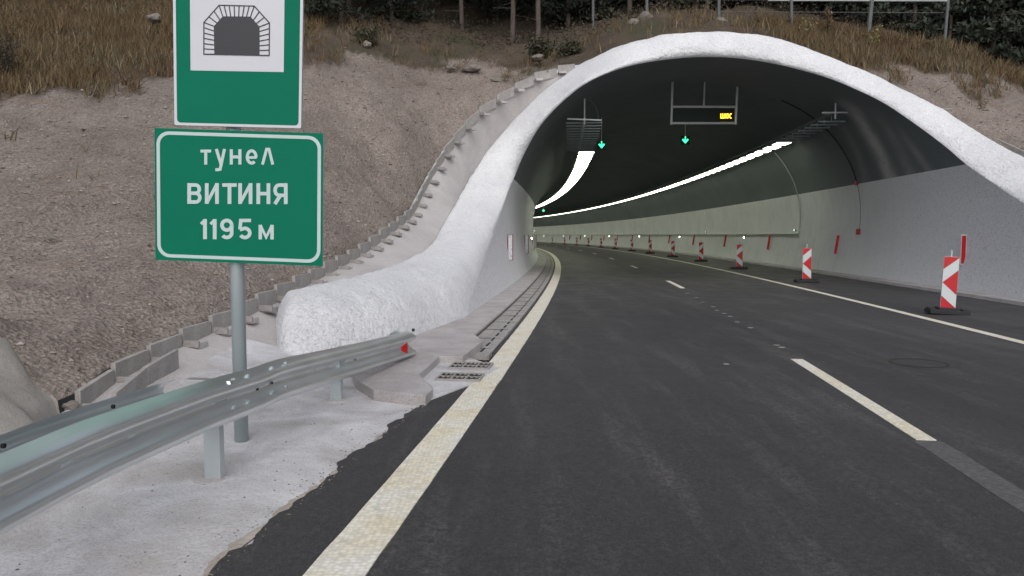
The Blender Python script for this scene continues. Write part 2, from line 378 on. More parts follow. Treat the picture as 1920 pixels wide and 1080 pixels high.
# ------------------------------------------------------------------ ditch line (top of the boards), image fix + distance
DP=[(140,737,6.4),(203,690,6.95),(260,660,7.45),(310,633,7.9),(352,615,8.35),(395,597,8.8),(435,580,9.3),(500,548,10.3),(565,519,11.5),(625,490,13.0),
 (680,460,14.8),(735,420,17.0),(770,392,19.0),(790,353,20.6),(808,320,21.5),(832,282,22.6),(865,240,23.6),(902,202,24.3),(947,173,24.8),(988,148,25.2),(1030,133,25.3),(1078,121,25.3)]
DV=[aty(*p) for p in DP]
def resample(P,step,close=None):
    L=[0]
    for a,b_ in zip(P,P[1:]): L.append(L[-1]+(b_-a).length)
    n=max(int(L[-1]/step),1); out=[]
    for k in range(n+1):
        d=L[-1]*k/n
        x=np.interp(d,L,[p.x for p in P]); y=np.interp(d,L,[p.y for p in P]); z=np.interp(d,L,[p.z for p in P]); out.append(Vector((x,y,z)))
    return out
def smooth_line(P,sub=8):
    n=len(P)-1; return [catmull(P,i/(n*sub)) for i in range(n*sub+1)]

# ------------------------------------------------------------------ terrain
B=[Vector((-4.5,-10,.0)),Vector((-4.4,-4,.0)),Vector((-4.35,1,.0)),Vector((-4.25,4,.0)),Vector((-4.1,5.8,.02))]
B+= [p+Vector((-.05,0.02,-.03)) for p in DV]
rimtop=[r for r in RIM if r.z>6.6 and r.x>2.3]
rr=[r for r in RIM if r.x>3 ]
B+= [r+Vector((min(max((r.x-7)*.09,0),.5),.25,-.24)) for r in rr[::14]]
B+= [Vector((15.6,9.3,0)),Vector((16,2,0)),Vector((16,-10,0))]
TG=[(-4.5,-10,-60,-10),(-4.3,1,-60,8),(-4.1,5.8,-60,25),(-3.4,10.3,-60,50),(-3.1,15,-50,80),(-2.4,21,-36,100),(1.9,25.1,-8,110),(6,23.3,10,110),(10,21.8,28,110),(12,18.8,45,90),(13.2,14.6,60,50),(15,9.3,60,20),(16,-10,60,-10)]
BL=resample(B,.14)
# match targets along the boundary
cum=[0]
for a,b_ in zip(BL,BL[1:]): cum.append(cum[-1]+(b_-a).length)
tk=[]
last=0
for gx,gy,ox,oy in TG:
    k=min(range(len(BL)),key=lambda i:(BL[i].x-gx)**2+(BL[i].y-gy)**2); k=max(k,last); last=k; tk.append(k)
AN=[]   # anchors x,y,z
for i in range(0,len(BL),9): AN.append(tuple(BL[i]))
def A(px,py,Y): AN.append(tuple(aty(px,py,Y)))
for a in [(0,640,6.9),(0,520,8.4),(0,400,10.2),(0,300,12.4),(0,200,16),(0,100,21),(0,0,28),(150,600,8),(150,450,10),(300,450,10.6),(300,300,13.6),(300,170,18.5),(300,60,25),(450,500,10.6),(450,350,14),
 (600,400,14),(600,300,17.3),(600,200,20.8),(640,100,25),(640,40,31),(750,250,21.5),(750,150,24.5),(760,70,30),(870,140,26),(900,80,31),(980,90,30),(1090,80,29),(1150,50,30),
 (1212,32,28),(1348,42,26.6),(1480,50,27),(1625,76,27),(1770,92,28),(1920,150,28),(1700,150,24),(1800,205,22.3),(1920,240,21.5),(1900,120,32)]: A(*a)
AN+=[(-60,-10,24),(-60,25,30),(-60,50,36),(-50,80,44),(-30,-10,12),(-30,15,16),(-30,35,21),(-12,-10,4.5),(-12,0,4.6),(-36,100,50),(-8,110,52),(10,110,50),(28,110,48),(45,90,36),(60,50,28),(60,20,22),(60,-10,16),
 (-14,45,17),(0,45,16.2),(12,45,15.8),(25,42,14.5),(-30,60,27),(0,65,26),(20,65,25),(38,50,20),(28,15,7),(28,-5,6),(-8,0,2.2),(-8,-8,2.2),(22,12,3.6),(20,0,2.)]
AN=np.array(AN)
# drop anchors that nearly coincide
keep=[]
for i in range(len(AN)):
    if all((AN[i,0]-AN[j,0])**2+(AN[i,1]-AN[j,1])**2>.15 for j in keep): keep.append(i)
AN=AN[keep]
def tpsU(d2): return np.where(d2>0,.5*d2*np.log(np.maximum(d2,1e-12)),0)
n_=len(AN); D2=((AN[:,None,:2]-AN[None,:,:2])**2).sum(-1)
Kc=np.zeros((n_+3,n_+3)); Kc[:n_,:n_]=tpsU(D2)+np.eye(n_)*.05; Kc[:n_,n_]=1; Kc[:n_,n_+1:]=AN[:,:2]; Kc[n_,:n_]=1; Kc[n_+1:,:n_]=AN[:,:2].T
wts=np.linalg.solve(Kc,np.concatenate([AN[:,2],[0,0,0]]))
def tps(x,y):
    x=np.asarray(x,float); y=np.asarray(y,float)
    d=(x[...,None]-AN[:,0])**2+(y[...,None]-AN[:,1])**2
    return (tpsU(d)*wts[:n_]).sum(-1)+wts[n_]+wts[n_+1]*x+wts[n_+2]*y
NV=120
Vs=[(k/NV)**2.3 for k in range(NV+1)]
ZL=([-14,-10.5,-8,-5,0,12,20],[4.2,4.7,6.2,7.5,7.3,6.6,6.4])
rows=[]; zone=[]
for i in range(len(BL)):
    ox=np.interp(i,tk,[g[2] for g in TG]); oy=np.interp(i,tk,[g[3] for g in TG])
    p=BL[i]; xs=np.array([p.x+(ox-p.x)*v for v in Vs]); ys=np.array([p.y+(oy-p.y)*v for v in Vs]); zs=tps(xs,ys)
    e=p.z-zs[0]; row=[]
    for k,v in enumerate(Vs):
        z=zs[k]+e*max(0,1-k/12)
        q=Vector((xs[k],ys[k],z)); f=min(k/22,1)
        z+= f*(fbm(q*.35)*.28+fbm(q*1.2)*.13+fbm(q*5,3)*.035)
        row.append((q.x,q.y,z))
        zl=np.interp(q.x,*ZL)+fbm(q*.5+Vector((4,4,4)))*1.2+fbm(q*2.5)*.35
        zone.append(min(max((z-zl)/.5+.5,0),1))
    rows.append(row)
b=MB(); b.grid(rows); hill=b.build('hillside',M['gravel'],None,True); tag(hill,kind='structure'); flip_up(hill)
at=hill.data.attributes.new('zone','FLOAT','POINT'); at.data.foreach_set('value',zone)
TR=np.array(rows); ZN=np.array(zone).reshape(TR.shape[:2])
def surf_samples(n,cond,seed=1):        # random points on the hillside, area weighted
    g=np.random.default_rng(seed)
    a=TR[:-1,:-1]; du=TR[1:,:-1]-a; dv=TR[:-1,1:]-a
    ar=np.linalg.norm(np.cross(du,dv),axis=-1)*cond(a,ZN[:-1,:-1]); ar=ar.ravel(); ar/=ar.sum()
    idx=g.choice(len(ar),n,p=ar); nv=a.shape[1]; out=[]
    i,j=idx//nv,idx%nv; f=g.random(n)[:,None]; h=g.random(n)[:,None]
    p=a[i,j]*(1-f)*(1-h)+TR[i+1,j]*f*(1-h)+TR[i,j+1]*(1-f)*h+TR[i+1,j+1]*f*h
    return p
def hz(x,y):                            # height of the hillside at x,y from the mesh
    r=hill.ray_cast(Vector((x,y,90)),Vector((0,0,-1))); return r[1].z if r[0] else float(tps(x,y))
bpy.context.view_layer.update()
# base ground, far-reaching
b=MB(); b.grid([[(-400,-400,-.35),(400,-400,-.35)],[(-400,-9,-.35),(400,-9,-.35)]])
tag(b.build('ground',M['verge']),kind='structure')

# ------------------------------------------------------------------ verge and apron
Icrv=[(-.35,-10,0,-4.5),(-.35,0,0,0),(-.4,5,0,0),(-.5,7.3,0,0),(-1.2,9.3,0,0),(-2.1,10.6,.1,0),(-2.25,11.6,.5,0)]
I=[Vector(p[:3]) for p in Icrv]
rl=[r+Vector((-.03,.06,-.05)) for r in RIM[:] if r.x<2.4 and r.y>12.4]
I+=rl[::10]
I=resample(smooth_line(I,6),.1)
Dn=[Vector((-4.5,-10,-.02)),Vector((-4.35,1,-.02)),Vector((-4.2,4,-.02)),Vector((-4.0,5.9,-.02))]+[p+Vector((0,0,-.15)) for p in DV]
D=resample(smooth_line(Dn,6),.1)
def at_y(P,f):
    x=f*(len(P)-1); i=min(int(x),len(P)-2); return P[i].lerp(P[i+1],x-i)
# pair by y so that the strip does not shear
rows=[]; NU=330
def near_y(P,y):
    k=min(range(len(P)),key=lambda i:abs(P[i].y-y) ); return P[k]
prm=[]
Iy=np.array([p.y for p in I]); Dy=np.array([p.y for p in D])
Iy=np.maximum.accumulate(Iy)+np.arange(len(Iy))*1e-6; Dy=np.maximum.accumulate(Dy)+np.arange(len(Dy))*1e-6
iu=np.linspace(0,1,len(I)); du_=np.linspace(0,1,len(D))
for k in range(NU+1):
    f=k/NU
    fi=f; p=at_y(I,fi)
    fd=float(np.interp(p.y,Dy,du_)); blend=max(0,(f-.8)/.2); fd=fd*(1-blend)+f*blend if f>.8 else fd
    q=at_y(D,fd); row=[]
    for j in range(41):
        g=j/40; v=p.lerp(q,g); v.z=p.z+(q.z-p.z)*(g**(.85 if p.y>11 else 2.2))
        v.z+=(fbm(v*1.2)*.014+fbm(v*6,3)*.006)*math.sin(math.pi*min(max(g,.0),1))
        if g<.02: v.z-=.03
        row.append(v)
    rows.append(row)
b=MB(); b.grid(rows); vg=b.build('concrete_verge',[M['verge']],None,True); flip_up(vg); tag(vg,kind='structure')
me=vg.data; me.materials.append(M['apron'])
for p in me.polygons: p.material_index=1 if (p.center.y>8.9 and p.center.z>.12) or p.center.x<-3.2 else 0
bpy.context.view_layer.update()
def vz(x,y):
    r=vg.ray_cast(Vector((x,y,30)),Vector((0,0,-1))); return r[1].z if r[0] else 0.

# asphalt, one sheet; left edge ragged
AS=[(-1.55,-12),(-1.5,0),(-1.35,3.2),(-1.19,4.08),(-1.01,5.32),(-.8,6.47),(-.62,6.95),(-.36,7.5),(-.28,8.2),(-.24,9.3)]
def as_left(s):
    if s<9.3:
        x=np.interp(s,[a[1] for a in AS],[a[0] for a in AS]); return x-road(s,0).x
    return float(np.interp(s,[9.3,11],[-.24,-.2]))
S=[-12+k*.5 for k in range(20)]+[-2+k*.05 for k in range(240)]+[10+k for k in range(290)]
rows=[]
for s in S:
    l=as_left(s)
    if s<8: l+=fbm((0,s*2,3))*.08+fbm((5,s*9,3))*.03
    rr=10.38 if s>11.5 else 15.5
    z0=.013 
    cols=[l,l+.015,.05,.5,1.5,3,5,7,9,rr]
    rows.append([road(s,c,z0 if i else -.02) for i,c in enumerate(cols)])
b=MB(); b.grid(rows); rd=b.build('road',M['asphalt']); flip_up(rd); tag(rd,kind='structure')
Zr=.013
def stripe(name,s0,s1,r0,r1,z,m,ds=1.,kind=True,jag=0):
    n=max(int((s1-s0)/ds),2); rows=[]
    for k in range(n+1):
        s=s0+(s1-s0)*k/n; e=jag*fbm((s*3,1,1)) if jag else 0
        rows.append([road(s,r0+e,z-.01),road(s,r0+e,z),road(s,r1+e,z),road(s,r1+e,z-.01)])
    b=MB(); b.grid(rows); 
    b.add([road(s0,r0,z),road(s0,r1,z),road(s0,r1,z-.01),road(s0,r0,z-.01)],[(0,1,2,3)])
    o=b.build(name,m); flip_up(o)
    if kind: tag(o,kind='structure')
    return o
stripe('left_edge_marking',-9,250,-.135,.135,Zr+.006,M['line'],.25,jag=.008)
stripe('right_edge_marking',-9,250,6.92,7.08,Zr+.005,M['line'],1)
# lane marking dashes
for s0,s1 in [(-6.5,-2.5),(5.45,9.1),(21.2,24.6)]+[(34+k*12.6,36.6+k*12.6) for k in range(14)]:
    r_=3.50 if s0<20 else 3.66
    if s0==5.45: s0,s1=5.6,9.15
    if s0>20: r_=3.68
    if s0>33: r_=3.57
    stripe('lane_marking',s0,s1,r_-.07,r_+.07,Zr+.005,M['line'],.5)
# worn grey trace where the dash was milled off and pre-marking dabs
wm=m_simple('milled_trace',(.13,.13,.135),.9,0,.55,30,.6)
stripe('milled_trace',1,5.58,3.40,3.60,Zr+.002,wm,.2,jag=.03)
b=MB()
for s in [10.1,10.3,12.2,13.0,13.9,14.4,15.0,15.7,16.8,18.0,19.2,3.9]:
    c=road(s,3.57+random.uniform(-.05,.05),Zr+.004); b.box(c,(.08,.045,.004))
c=road(8.7,2.6,Zr+.004); b.box(c,(.06,.06,.003))
tag(b.build('premarking_dabs',m_simple('faded_dab_paint',(.33,.33,.32),.8)),kind='structure')
b=MB(); rows=[]
for k in range(230):
    s_=2.4+k*.0204; l=as_left(s_)+.04; w_=.02+.09*max(0,.5+fbm((s_*.8,2,2)))*max(0,min(1,(5.2-s_)/1.2)+.2)+.03*fbm((s_*9,3,3))
    rows.append([road(s_,l-w_+fbm((s_*6,1,8))*.03,.0),road(s_,l-w_*.5,.0095),road(s_,l,.0095)])
b.grid(rows); o=b.build('silt_strip',m_conc('tan_silt',(.36,.31,.265),(.46,.41,.37),(.3,.25,.21),3.)); flip_up(o); tag(o,kind='structure')
# manhole ring in the middle lane
mc=gnd(1722,683); mh=empty('manhole_cover',(mc.x,mc.y,Zr),0,'round dark iron manhole cover set in the asphalt of the middle lane','manhole cover')
b=MB(); n=40
for k in range(n):
    a0,a1=2*math.pi*k/n,2*math.pi*(k+1)/n
    P=[Vector((r*math.cos(a),r*math.sin(a),.004)) for r,a in ((.29,a0),(.29,a1),(.315,a1),(.315,a0))]; b.add(P,[(0,1,2,3)])
b.build('frame_ring',M['iron'],mh)
b=MB(); b.add([Vector((.26*math.cos(2*math.pi*k/n),.26*math.sin(2*math.pi*k/n),.003)) for k in range(n)],[tuple(range(n))]); b.build('lid',M['asphalt'],mh)
b=MB(); g=[]
P=[Vector((r*math.cos(a),r*.8*math.sin(a),0)) for a in [2*math.pi*k/28 for k in range(28)] for r in [.48+.07*math.sin(3*a)+.04*math.sin(7*a+1)]]
b.add([p+mc+Vector((0,0,Zr+.0015)) for p in P],[tuple(range(28))]); tag(b.build('asphalt_patch',m_simple('patched_asphalt',(.06,.058,.057),.85,0,.6,40,.6)),kind='structure')

# ------------------------------------------------------------------ sidewalk, slot drain, inlet
Zs=.10
def swp(name,s0,s1,prof_,m,ds,parent=None,cap=True):
    n=int((s1-s0)/ds); rows=[[road(s0+(s1-s0)*k/n,r,z) for r,z in prof_] for k in range(n+1)]
    b=MB(); b.grid(rows)
    if cap: b.add(rows[0],[tuple(range(len(prof_)))])
    o=b.build(name,m,parent); return o
tag(swp('sidewalk',9.6,290,[(-1.9,-.05),(-1.9,Zs),(-.66,Zs),(-.62,Zs-.02),(-.62,-.05)],M['side'],1.),kind='structure')
# shorter near end is trimmed by the raised slab polygon
slab_px=[(668,712),(700,731),(798,742),(812,729),(786,702),(824,668),(868,668),(905,640),(860,600)]
P=[gnd(x,y,Zs) for x,y in slab_px]+[Vector((-1.9,10.6,Zs)),Vector((-2.2,9.4,Zs))]
b=MB(); b.prism([Vector((p.x,p.y,0)) for p in P],Vector((0,0,-.05)),Vector((0,0,Zs+.003))); o=b.build('raised_slab',M['side'],bevel=.012); tag(o,kind='structure')
# channel stones with dashed slots
ch=empty('slot_drain',(0,0,0),0,'grey channel drain of slotted concrete stones between left edge line and sidewalk','drain')
swp('channel_stone',8.95,120,[(-.64,-.03),(-.64,.03),(-.46,.028),(-.45,.018),(-.40,.018),(-.39,.028),(-.25,.03),(-.21,.026),(-.2,-.03)],M['precast'],.5,ch)
s=9.2
while s<58:
    b=MB(); b.bar(road(s,-.34,.0305),road(s+.32,-.34,.0305),.03,.004); b.build('slot',M['dark'],ch); s+=.5
s=9.45
while s<45:
    b=MB(); b.bar(road(s,-.60,.0306),road(s,-.25,.0306),.012,.004); b.build('joint',M['dark'],ch); s+=1.
stripe('kerb_dark_line',9.3,100,-.66,-.605,.045,m_simple('kerb_dark_line',(.055,.045,.038),.95,0,.5,8),1.)  # dark brown line along the foot of the sidewalk edge
# recessed pad + grates
pad=[gnd(x,y,.02) for x,y in [(824,668),(884,672),(935,690),(880,722),(800,752),(812,728),(784,702)]]
b=MB(); b.prism(pad,Vector((0,0,-.03)),Vector((0,0,.003))); tag(b.build('inlet_pad',M['verge']),kind='structure')
def grate(px,py,label):
    c=gnd(px,py,.03); g=empty('gutter_grate',c,-.12,label,'drain grate','gutter grates beside the left edge line')
    b=MB(); b.box((0,0,.0),(.44,.02,.03));
    for y in (-.17,.17): b.box((0,y,.0),(.46,.02,.034))
    for x in (-.22,-.075,.075,.22): b.box((x,0,.0),(.018,.32,.032))
    b.build('frame',M['precast'],g); b=MB(); b.box((0,0,-.008),(.43,.32,.01)); b.build('pit',M['dark'],g)
    b=MB()
    for k in range(9): b.box((-.2+.05*k,0,.004),(.012,.31,.012))
    b.build('bars',M['iron'],g)
grate(883,686.5,'dark iron gutter grate nearer the tunnel, one of two by the white edge line')
grate(863,707.5,'dark iron gutter grate nearer the guardrail, one of two by the white edge line')
# right kerb strip at wall foot
tag(swp('right_kerb',11.4,290,[(10.1,.0),(10.12,.09),(10.45,.12),(10.9,.12)],M['side'],1.),kind='structure')

# ------------------------------------------------------------------ stepped drain beside the slope
Dtop=smooth_line(DV,10); cl=[0]
for a,b_ in zip(Dtop,Dtop[1:]): cl.append(cl[-1]+(b_-a).length)
def dl(d): return Vector([np.interp(d,cl,[p[i] for p in Dtop]) for i in range(3)])
d=0.; idx=0; nst=0
total=cl[-1]
GR='precast steps of the drain beside the gravel slope'
while d<total-.3:
    step=.60 if d<4 else .62+.2*min((d-4)/8,1)
    p=dl(d); q=dl(min(d+step-.03,total)); dirv=(q-p); h=Vector((dirv.x,dirv.y,0)).normalized(); right=Vector((h.y,-h.x,0))
    lab={0:'lowest concrete step of the stepped drain, open at its near end',1:'second concrete drain step from the bottom of the slope',2:'third concrete drain step from the bottom of the slope'}.get(idx,
      'grey concrete step with side board in the stepped drain climbing beside the portal')
    t=empty('drain_step',p+Vector((0,0,-.15)),0,lab,'drain step',GR)
    b=MB(); hh=.19; th=.05
    tz=random.uniform(-.008,.012)+.05*min(d/7,1); tl=.018+.022*min(d/7,1)
    hh=.19+.06*min(d/7,1); vs=[p+Vector((0,0,tl)),q-Vector((0,0,tl)),q+Vector((0,0,-hh-.1)),p+Vector((0,0,-hh))]
    vs=[v-t.location+Vector((0,0,tz)) for v in vs]
    vs=vs+[v+right*th for v in vs]
    b.add(vs,[(0,1,2,3),(7,6,5,4),(0,4,5,1),(3,2,6,7),(0,3,7,4),(1,5,6,2)]); b.build('side_board',M['precast'],t)
    Lw=.28 if d<1.1 else .17+.05*min(d/12,1)
    b=MB(); c=p-t.location+right*(Lw/2+th)+h*.02+Vector((0,0,-.135)); b.box(c,(Lw,.03,.075),(right,h,Vector((0,0,1)))); b.build('riser_board',M['precast'],t)
    b=MB(); z0=-.075; tf=.93 if d<1.1 else .3; P=[c+right*(-Lw/2)+h*.02,c+right*(Lw/2)+h*.02,c+right*(Lw/2)+h*(step*tf),c+right*(-Lw/2)+h*(step*tf)]
    P=[Vector((v.x,v.y,c.z+.0)) for v in P]; b.prism(P,Vector((0,0,-.06)),Vector((0,0,.010))); b.build('tread',M['apron'],t)
    if idx<2:
        b=MB(); e=[v-t.location+right*(Lw+.035) for v in (p,q,q+Vector((0,0,-hh)),p+Vector((0,0,-hh)))]
        e=e+[v+right*.045 for v in e]; b.add(e,[(0,1,2,3),(7,6,5,4),(0,4,5,1),(3,2,6,7),(0,3,7,4),(1,5,6,2)]); b.build('side_board',M['precast'],t)
    d+=step; idx+=1
# concrete lined bank lower left
L4=[aty(0,636,6.9),aty(112,768,6.25),aty(75,805,5.8),Vector((-4.0,4.6,.03)),Vector((-4.05,2.5,.03)),Vector((-6.2,2.5,1.5)),Vector((-6.2,5.2,1.5))]
sl_=empty('concrete_bank_lining',(0,0,0),0,'smooth pale concrete lining slab at the foot of the gravel slope, lower left','concrete slab')
g0=[Vector((-4.05,-6,.0)),Vector((-4.02,2,.0)),gnd(20,833,.02),gnd(70,803,.02),gnd(105,772,.02),gnd(112,766,.03)]
g1=[Vector((-6.6,-6,1.9)),Vector((-6.6,2,1.9)),Vector((-6.4,4.6,1.75)),aty(-60,590,6.9),aty(0,645,6.9),aty(62,705,6.5)]
rows=[]
for k in range(41):
    f=k/40; a=catmull(g0,f); c=catmull(g1,f); rows.append([a.lerp(c,j/14)+Vector((0,0,.0*math.sin(math.pi*j/14)+fbm(a.lerp(c,j/14)*1.5)*.05*min(j/3,1)+ (0.04 if j else -.05))) for j in range(15)])
b=MB(); b.grid(rows); o=b.build('slab_face',M['slab'],sl_,True)
# flat ledge slab at drain foot
b=MB(); P=[gnd(x,y,.045) for x,y in [(66,800),(125,768),(235,768),(140,812)]]; b.prism(P,Vector((0,0,-.1)),Vector((0,0,0)))
tag(b.build('ledge_slab',M['apron'],bevel=.01),'thin flat concrete slab lying at the foot of the stepped drain','concrete slab')
# flat boulder by the ditch and rocks
def rock(name,c,size,label,cat='rock',seed=0,m='rock',group=None):
    bm=bmesh.new(); bmesh.ops.create_icosphere(bm,subdivisions=3,radius=1)
    for v in bm.verts:
        q=v.co.copy(); k=1+.35*fbm(q*1.1+Vector((seed,0,0)))+.12*fbm(q*4+Vector((0,seed,0))); v.co=Vector((q.x*size[0],q.y*size[1],q.z*size[2]))*k
    me=bpy.data.meshes.new(name); bm.to_mesh(me); bm.free(); me.materials.append(M[m]); o=bpy.data.objects.new(name,me); COL.objects.link(o); o.location=c
    return tag(o,label,cat,group)
rock('flat_rock',aty(948,153,25.6),(.62,.3,.11),'flat grey rock lying above the top of the stepped drain',seed=3)
rock('rock',aty(845,126,26),(.16,.14,.10),'pale angular rock, left of the pair on the soil below the pines',seed=5)
rock('rock',aty(884,128,26),(.3,.2,.12),'broad pale rock, right of the pair on the soil below the pines',seed=8)
rock('rock',aty(688,84,27),(.16,.14,.13),'small pale rock on the dry grass edge right of the tunnel sign',seed=9)
rock('rock',aty(290,34,24),(.2,.18,.14),'pale rock in the dry grass left of the tunnel sign',seed=11)
rock('rock',aty(1782,118,27.5),(.2,.15,.13),'pale rock in tall dry grass at the right edge of the bank',seed=12)
rock('rock',aty(1008,108,26),(.2,.2,.12),'brown rock at the forest edge by the bush',seed=14)
rock('rock',aty(97,447,9.7),(.05,.04,.03),'small pale stone halfway up the gravel slope',seed=15)

# ------------------------------------------------------------------ sign post with two boards
pst=gnd(453,825); SP=pst.copy()
sign=empty('tunnel_sign',(SP.x,SP.y,vz(SP.x,SP.y)-.02),0,'green and white tunnel name sign on a galvanised round post behind the guardrail','road sign')
z0=sign.location.z
b=MB(); b.tube([(0,0,0),(0,0,3.35)],.05,20); b.build('post',M['post'],sign,True)
Yf=SP.y-.085
def boardframe(pxs,lab,name):
    # four image corners -> plane at the board's distance
    return [aty(x,y,Yf) for x,y in pxs]
def on(cn,u,v,off=0.):            # bilinear on a board; u right, v down
    return (cn[0].lerp(cn[1],u)).lerp(cn[3].lerp(cn[2],u),v)+Vector((0,-off,0))-Vector((SP.x,SP.y,z0))
def sheet(b,cn,poly,off): 
    P=[on(cn,u,v,off) for u,v in poly]; b.prism(P,Vector((0,.0005,0)),Vector((0,0,0)))
def rrect(x0,y0,x1,y1,r,asp,n=8):
    # r in u units; asp = width/height
    ry=r*asp; P=[]
    for cx,cy,a0 in ((x1-r,y0+ry,-90),(x1-r,y1-ry,0),(x0+r,y1-ry,90),(x0+r,y0+ry,180)):
        for k in range(n+1):
            a=R_(a0+90*k/n); P.append((cx+r*math.cos(a),cy+ry*math.sin(a)))
    return P
def ring(b,cn,outer,inner,off):
    n=len(outer)
    for i in range(n):
        P=[on(cn,*outer[i],off),on(cn,*outer[(i+1)%n],off),on(cn,*inner[(i+1)%n],off),on(cn,*inner[i],off)]; b.add(P,[(0,1,2,3)])
lower=boardframe([(289.5,240),(606,250),(604.5,499),(291.5,487)],'','')
upper=boardframe([(323,-98),(570,-92),(565,241),(327,235)],'','')
def board(cn,name,m,lab):
    b=MB(); P=[on(cn,0,0),on(cn,1,0),on(cn,1,1),on(cn,0,1)]; b.prism(P,Vector((0,.003,0)),Vector((0,.022,0))); back=b.build(name,M['bracket'],sign); tag(back,lab)
    b=MB(); b.prism(P,Vector((0,0,0)),Vector((0,.0028,0))); b.build('face_sheet',m,back)
    for v in (.18,.82):
        b=MB(); c=on(cn,.515,v,-.05); b.box((0,c.y,c.z),(.5,.025,.04)); b.box((0,-.0,c.z),(.125,.12,.035)); b.build('clamp',M['bracket'],back)
    return back
bl=board(lower,'name_board',M['green'],'wide green board with white rim and three lines of writing')
bu=board(upper,'symbol_board',M['green'],'green board with a black tunnel symbol on a white square')
asp=316/249.
b=MB(); ring(b,lower,rrect(.012,.022,.988,.978,.075,asp),rrect(.032,.047,.968,.953,.058,asp),.0015); b.build('border',M['pale'],bl)
asp2=243/333.
b=MB(); ring(b,upper,rrect(0.001,.001,.999,.999,.012,asp2),rrect(.022,.016,.978,.984,.03,asp2),.0015); b.build('border',M['white'],bu)
def pu(px,py): # px -> u,v on upper (nearly affine)
    v=(py+95-(px-445)*.024)/333.; u=(px-(323+4*v))/(247-9*v); return u,v
b=MB(); sheet(b,upper,[pu(356,-44),pu(534,-41),pu(532,134),pu(357.5,131)],.0015); b.build('white_panel',M['white'],bu)
# tunnel symbol: dark mouth and ring of voussoirs
b=MB(); O=[(382.5,100.5),(382.5,41),(411,9),(477,10.5),(505.5,42),(505,103)]
Ii=[(402,100.5),(401,48),(418,29.5),(470,30),(487,49),(487,102.5)]
sheet(b,upper,[pu(*p) for p in Ii],.0026)
def seg(b,cn,p,q,wd,off):
    p=Vector((*p,0)); q=Vector((*q,0)); d=(q-p).normalized(); nn=Vector((-d.y,d.x,0))*wd/2; p=p-d*wd*.3; q=q+d*wd*.3
    P=[on(cn,*pu(*(v.xy)),off) for v in (p+nn,q+nn,q-nn,p-nn)]; b.add(P,[(0,1,2,3)])
kk=0
for i in range(5):
    seg(b,upper,O[i],O[i+1],2.2,.0030+kk*.0002); kk+=1
nseg=[6,3,7,3,6]
for i in range(5):
    for j in range(nseg[i]+ (0)):
        f=(j+.0)/nseg[i]; a=Vector((*O[i],0)).lerp(Vector((*O[i+1],0)),f); c=Vector((*Ii[i],0)).lerp(Vector((*Ii[i+1],0)),f)
        seg(b,upper,a.xy,c.xy,2.0,.0034+(kk%5)*.0002); kk+=1
seg(b,upper,O[5],O[0],2.2,.0046)
b.build('tunnel_symbol',M['black'],bu)
# lettering as strokes (image units, drawn in the board's own plane)
def pl(px,py):
    v=(py-240-(px-289.5)*.033)/248.; u=(px-(289.5+2*v))/(316.5-3.5*v); return u,v
cnt=[0]
def stroke(b,pts,wd,off=.002):
    pts=[Vector((x,y,0)) for x,y in pts]; n=len(pts); l=[];r=[]
    for i,p in enumerate(pts):
        d0=(pts[i]-pts[i-1]).normalized() if i else (pts[1]-pts[0]).normalized()
        d1=(pts[i+1]-pts[i]).normalized() if i<n-1 else d0
        d=(d0+d1).normalized(); nn=Vector((-d.y,d.x,0)); k=wd/2/max(nn.dot(Vector((-d1.y,d1.x,0))),.5)
        l.append(p+nn*k); r.append(p-nn*k)
    o=off+(cnt[0]%7)*.00025; cnt[0]+=1
    b.grid([[on(lower,*pl(a.x,a.y),o),on(lower,*pl(c.x,c.y),o)] for a,c in zip(l,r)])
def arc(cx,cy,rx,ry,a0,a1,n=14): return [(cx+rx*math.cos(R_(a0+(a1-a0)*k/n)),cy+ry*math.sin(R_(a0+(a1-a0)*k/n))) for k in range(n+1)]
